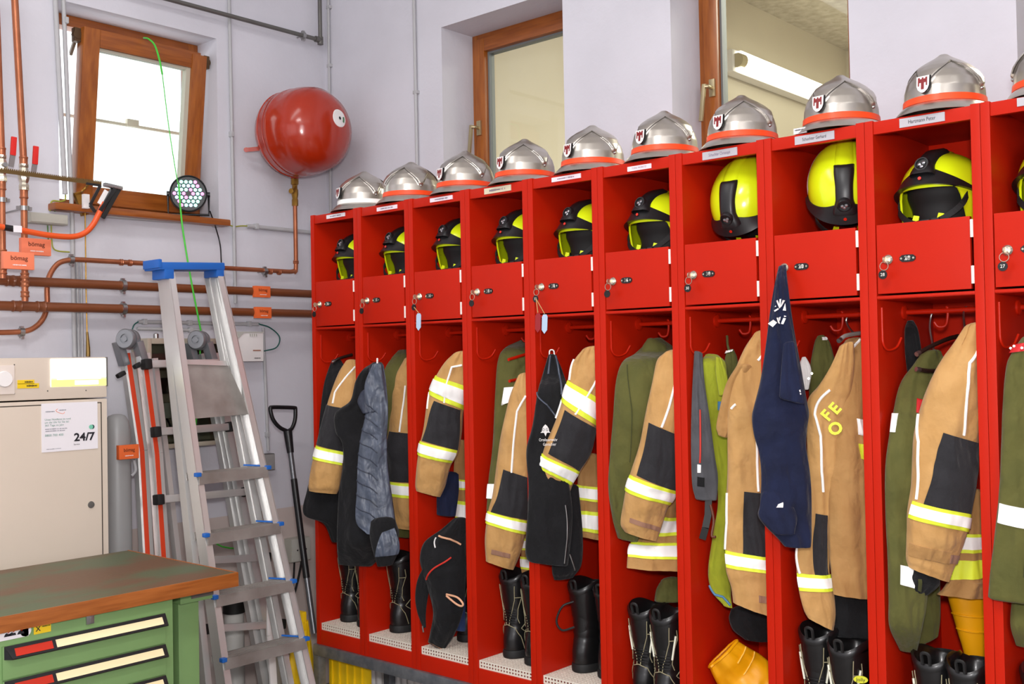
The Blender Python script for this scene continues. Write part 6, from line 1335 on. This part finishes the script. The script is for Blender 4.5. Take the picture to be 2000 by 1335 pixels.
# ------------------------------------------------------------------ shovel, pipes and strips leaning in the corner
t = thing('shovel', 'black D-handled snow shovel leaning in the corner beside the lockers', 'shovel', (-.05, .1, 0))
q0 = [onY(562, 842, .27), onY(567, 880, .25), onY(574, 935, .22), onY(590, 1060, .15), onY(599, 1128, .115), onY(614, 1236, .06)]
MB().tube([q0[0], q0[1] + (q0[1] - q0[0]) * .1], [.021, .016], 12).build('grip_neck', M_black, t); MB().tube(q0[1:3], .0125, 12).build('upper_shaft', mat('grey_shaft', (120, 122, 126), .35, .7), t); MB().tube(q0[2:5], .0150, 12).build('foam_grip', M_black, t); MB().tube(q0[4:6], .0125, 12).build('lower_shaft', mat('grey_shaft', (120, 122, 126), .35, .7), t)
D_ = [onY(562, 842, .27), onY(546, 834, .272), onY(533, 818, .275), onY(528, 798, .28), (onY(532, 795, .28)), onY(552, 795, .28), onY(574, 796, .28), (onY(577, 799, .28)), onY(576, 820, .275), onY(570, 836, .272), onY(562, 842, .27)]
MB().tube(bez(D_, 4), .0095, 12).build('d_handle', M_black, t)
M_ylw = mat('yellow_plastic', (238, 196, 14), .45)
bl = MB(); g_ = []
for v in np.linspace(0, 1, 12):
    zz = .47 * (1 - v) + .03; row = []
    for u in np.linspace(-1, 1, 17): row.append((-.045 + u * (.035 + .05 * min(1, v * 1.6)), .02 + .018 * v - .02 * (1 - u * u) + .003 * math.cos(u * 14), zz))
    g_.append(row)
back = [[(p[0], p[1] + .008, p[2]) for p in r_][::-1] for r_ in g_]
bl.grid([a + b for a, b in zip(g_, back)], closev=True); n_ = 34; bl.f.append(tuple(range(n_ - 1, -1, -1))); L_ = len(bl.v); bl.f.append(tuple(range(L_ - n_, L_)))
bl.build('blade', M_ylw, t, smooth=60)
MB().box((-.058, .00, .46), (-.034, .05, .545)).build('blade_socket', M_ylw, t, bevel=.006)
# yellow ribbed crate under the bench frame
a, b = onX(640, 1300, .06), onX(712, 1300, .06)
t = thing('yellow_crate', 'yellow ribbed plastic crate standing under the locker bench', 'crate', (.2, (a[1] + b[1]) / 2, 0)); mb = MB().box((.066, b[1], 0), (.10, a[1], .34)); mb.build('crate_body', M_ylw, t, bevel=.006)
for k in range(5): yy = b[1] + (a[1] - b[1]) * (k + .5) / 5; MB().box((.058, yy - .006, .01), (.067, yy + .006, .335)).build('rib', M_ylw, t, bevel=.002)
# white radiator under the window
t = thing('radiator', 'white column radiator under the lockers by the wall', 'radiator', (.49, -.9, .05))
for k in range(27):
    yy = .14 - k * .045 
    MB().lathe([(0, 0), (.018, .004), (.020, .02), (.020, .27), (.018, .286), (0, .29)], (.47, yy, .06), (0, 0, 1), 10).build('column', M_white, t)
MB().tube([(.505, .15, .31), (.505, -1.04, .31)], .016, 10).tube([(.505, .15, .10), (.505, -1.04, .10)], .016, 10).build('header', M_white, t)
# pvc lengths leaning behind the step ladder
def lean(pts, Ys, r, m, nm, lab, cat): 
    P_ = [onY(*q, Y) for q, Y in zip(pts, Ys)]; P_[-1] = line3(P_[-2], P_[-1], r + .004); return P_
P_ = lean([(476, 1045), (500, 1190), (530, 1320)], (.40, .34, .29), .02, M_white, '', '', '')
t = thing('cable_trunking', 'length of white plastic trunking leaning behind the ladders', 'trunking', P_[-1]); mb = MB()
for a, b in zip(P_[:-1], P_[1:]): mb.bar(a, b, .05, .03, (0, 1, 0))
mb.build('channel', M_white, t, bevel=.002); MB().bar(P_[0] + np.array((.004, -.017, 0)), P_[-1] + np.array((.004, -.017, 0.01)), .024, .004, (0, 1, 0)).build('cover_strip', mat('pale_lid', (190, 190, 182), .5), t)
P_ = lean([(528, 1155), (528, 1240), (533, 1320)], (.0, -.005, -.01), .01, M_white, '', '', '')
t = thing('plastic_strip', 'narrow white plastic strip standing behind the lower treads', 'strip', P_[-1]); mb = MB()
for a, b in zip(P_[:-1], P_[1:]): mb.bar(a, b, .034, .010, (0, 1, 0))
mb.build('strip_body', M_white, t, bevel=.002)
c = onY(458, 1260, .42); t = thing('drain_pipe', 'grey plastic drain pipe with black collar standing behind the ladders', 'pipe', (c[0], .42, 0)); MB().tube([(c[0], .42, 0), (c[0], .42, onY(458, 1195, .42)[2])], .045, 24).build('pipe', mat('pale_grey_pvc', (196, 194, 190), .45), t); MB().lathe([(.045, 0), (.05, 0), (.05, .05), (.02, .09), (0, .09)], (c[0], .42, onY(458, 1195, .42)[2]), (0, 0, 1), 24).build('collar', M_rubber, t)
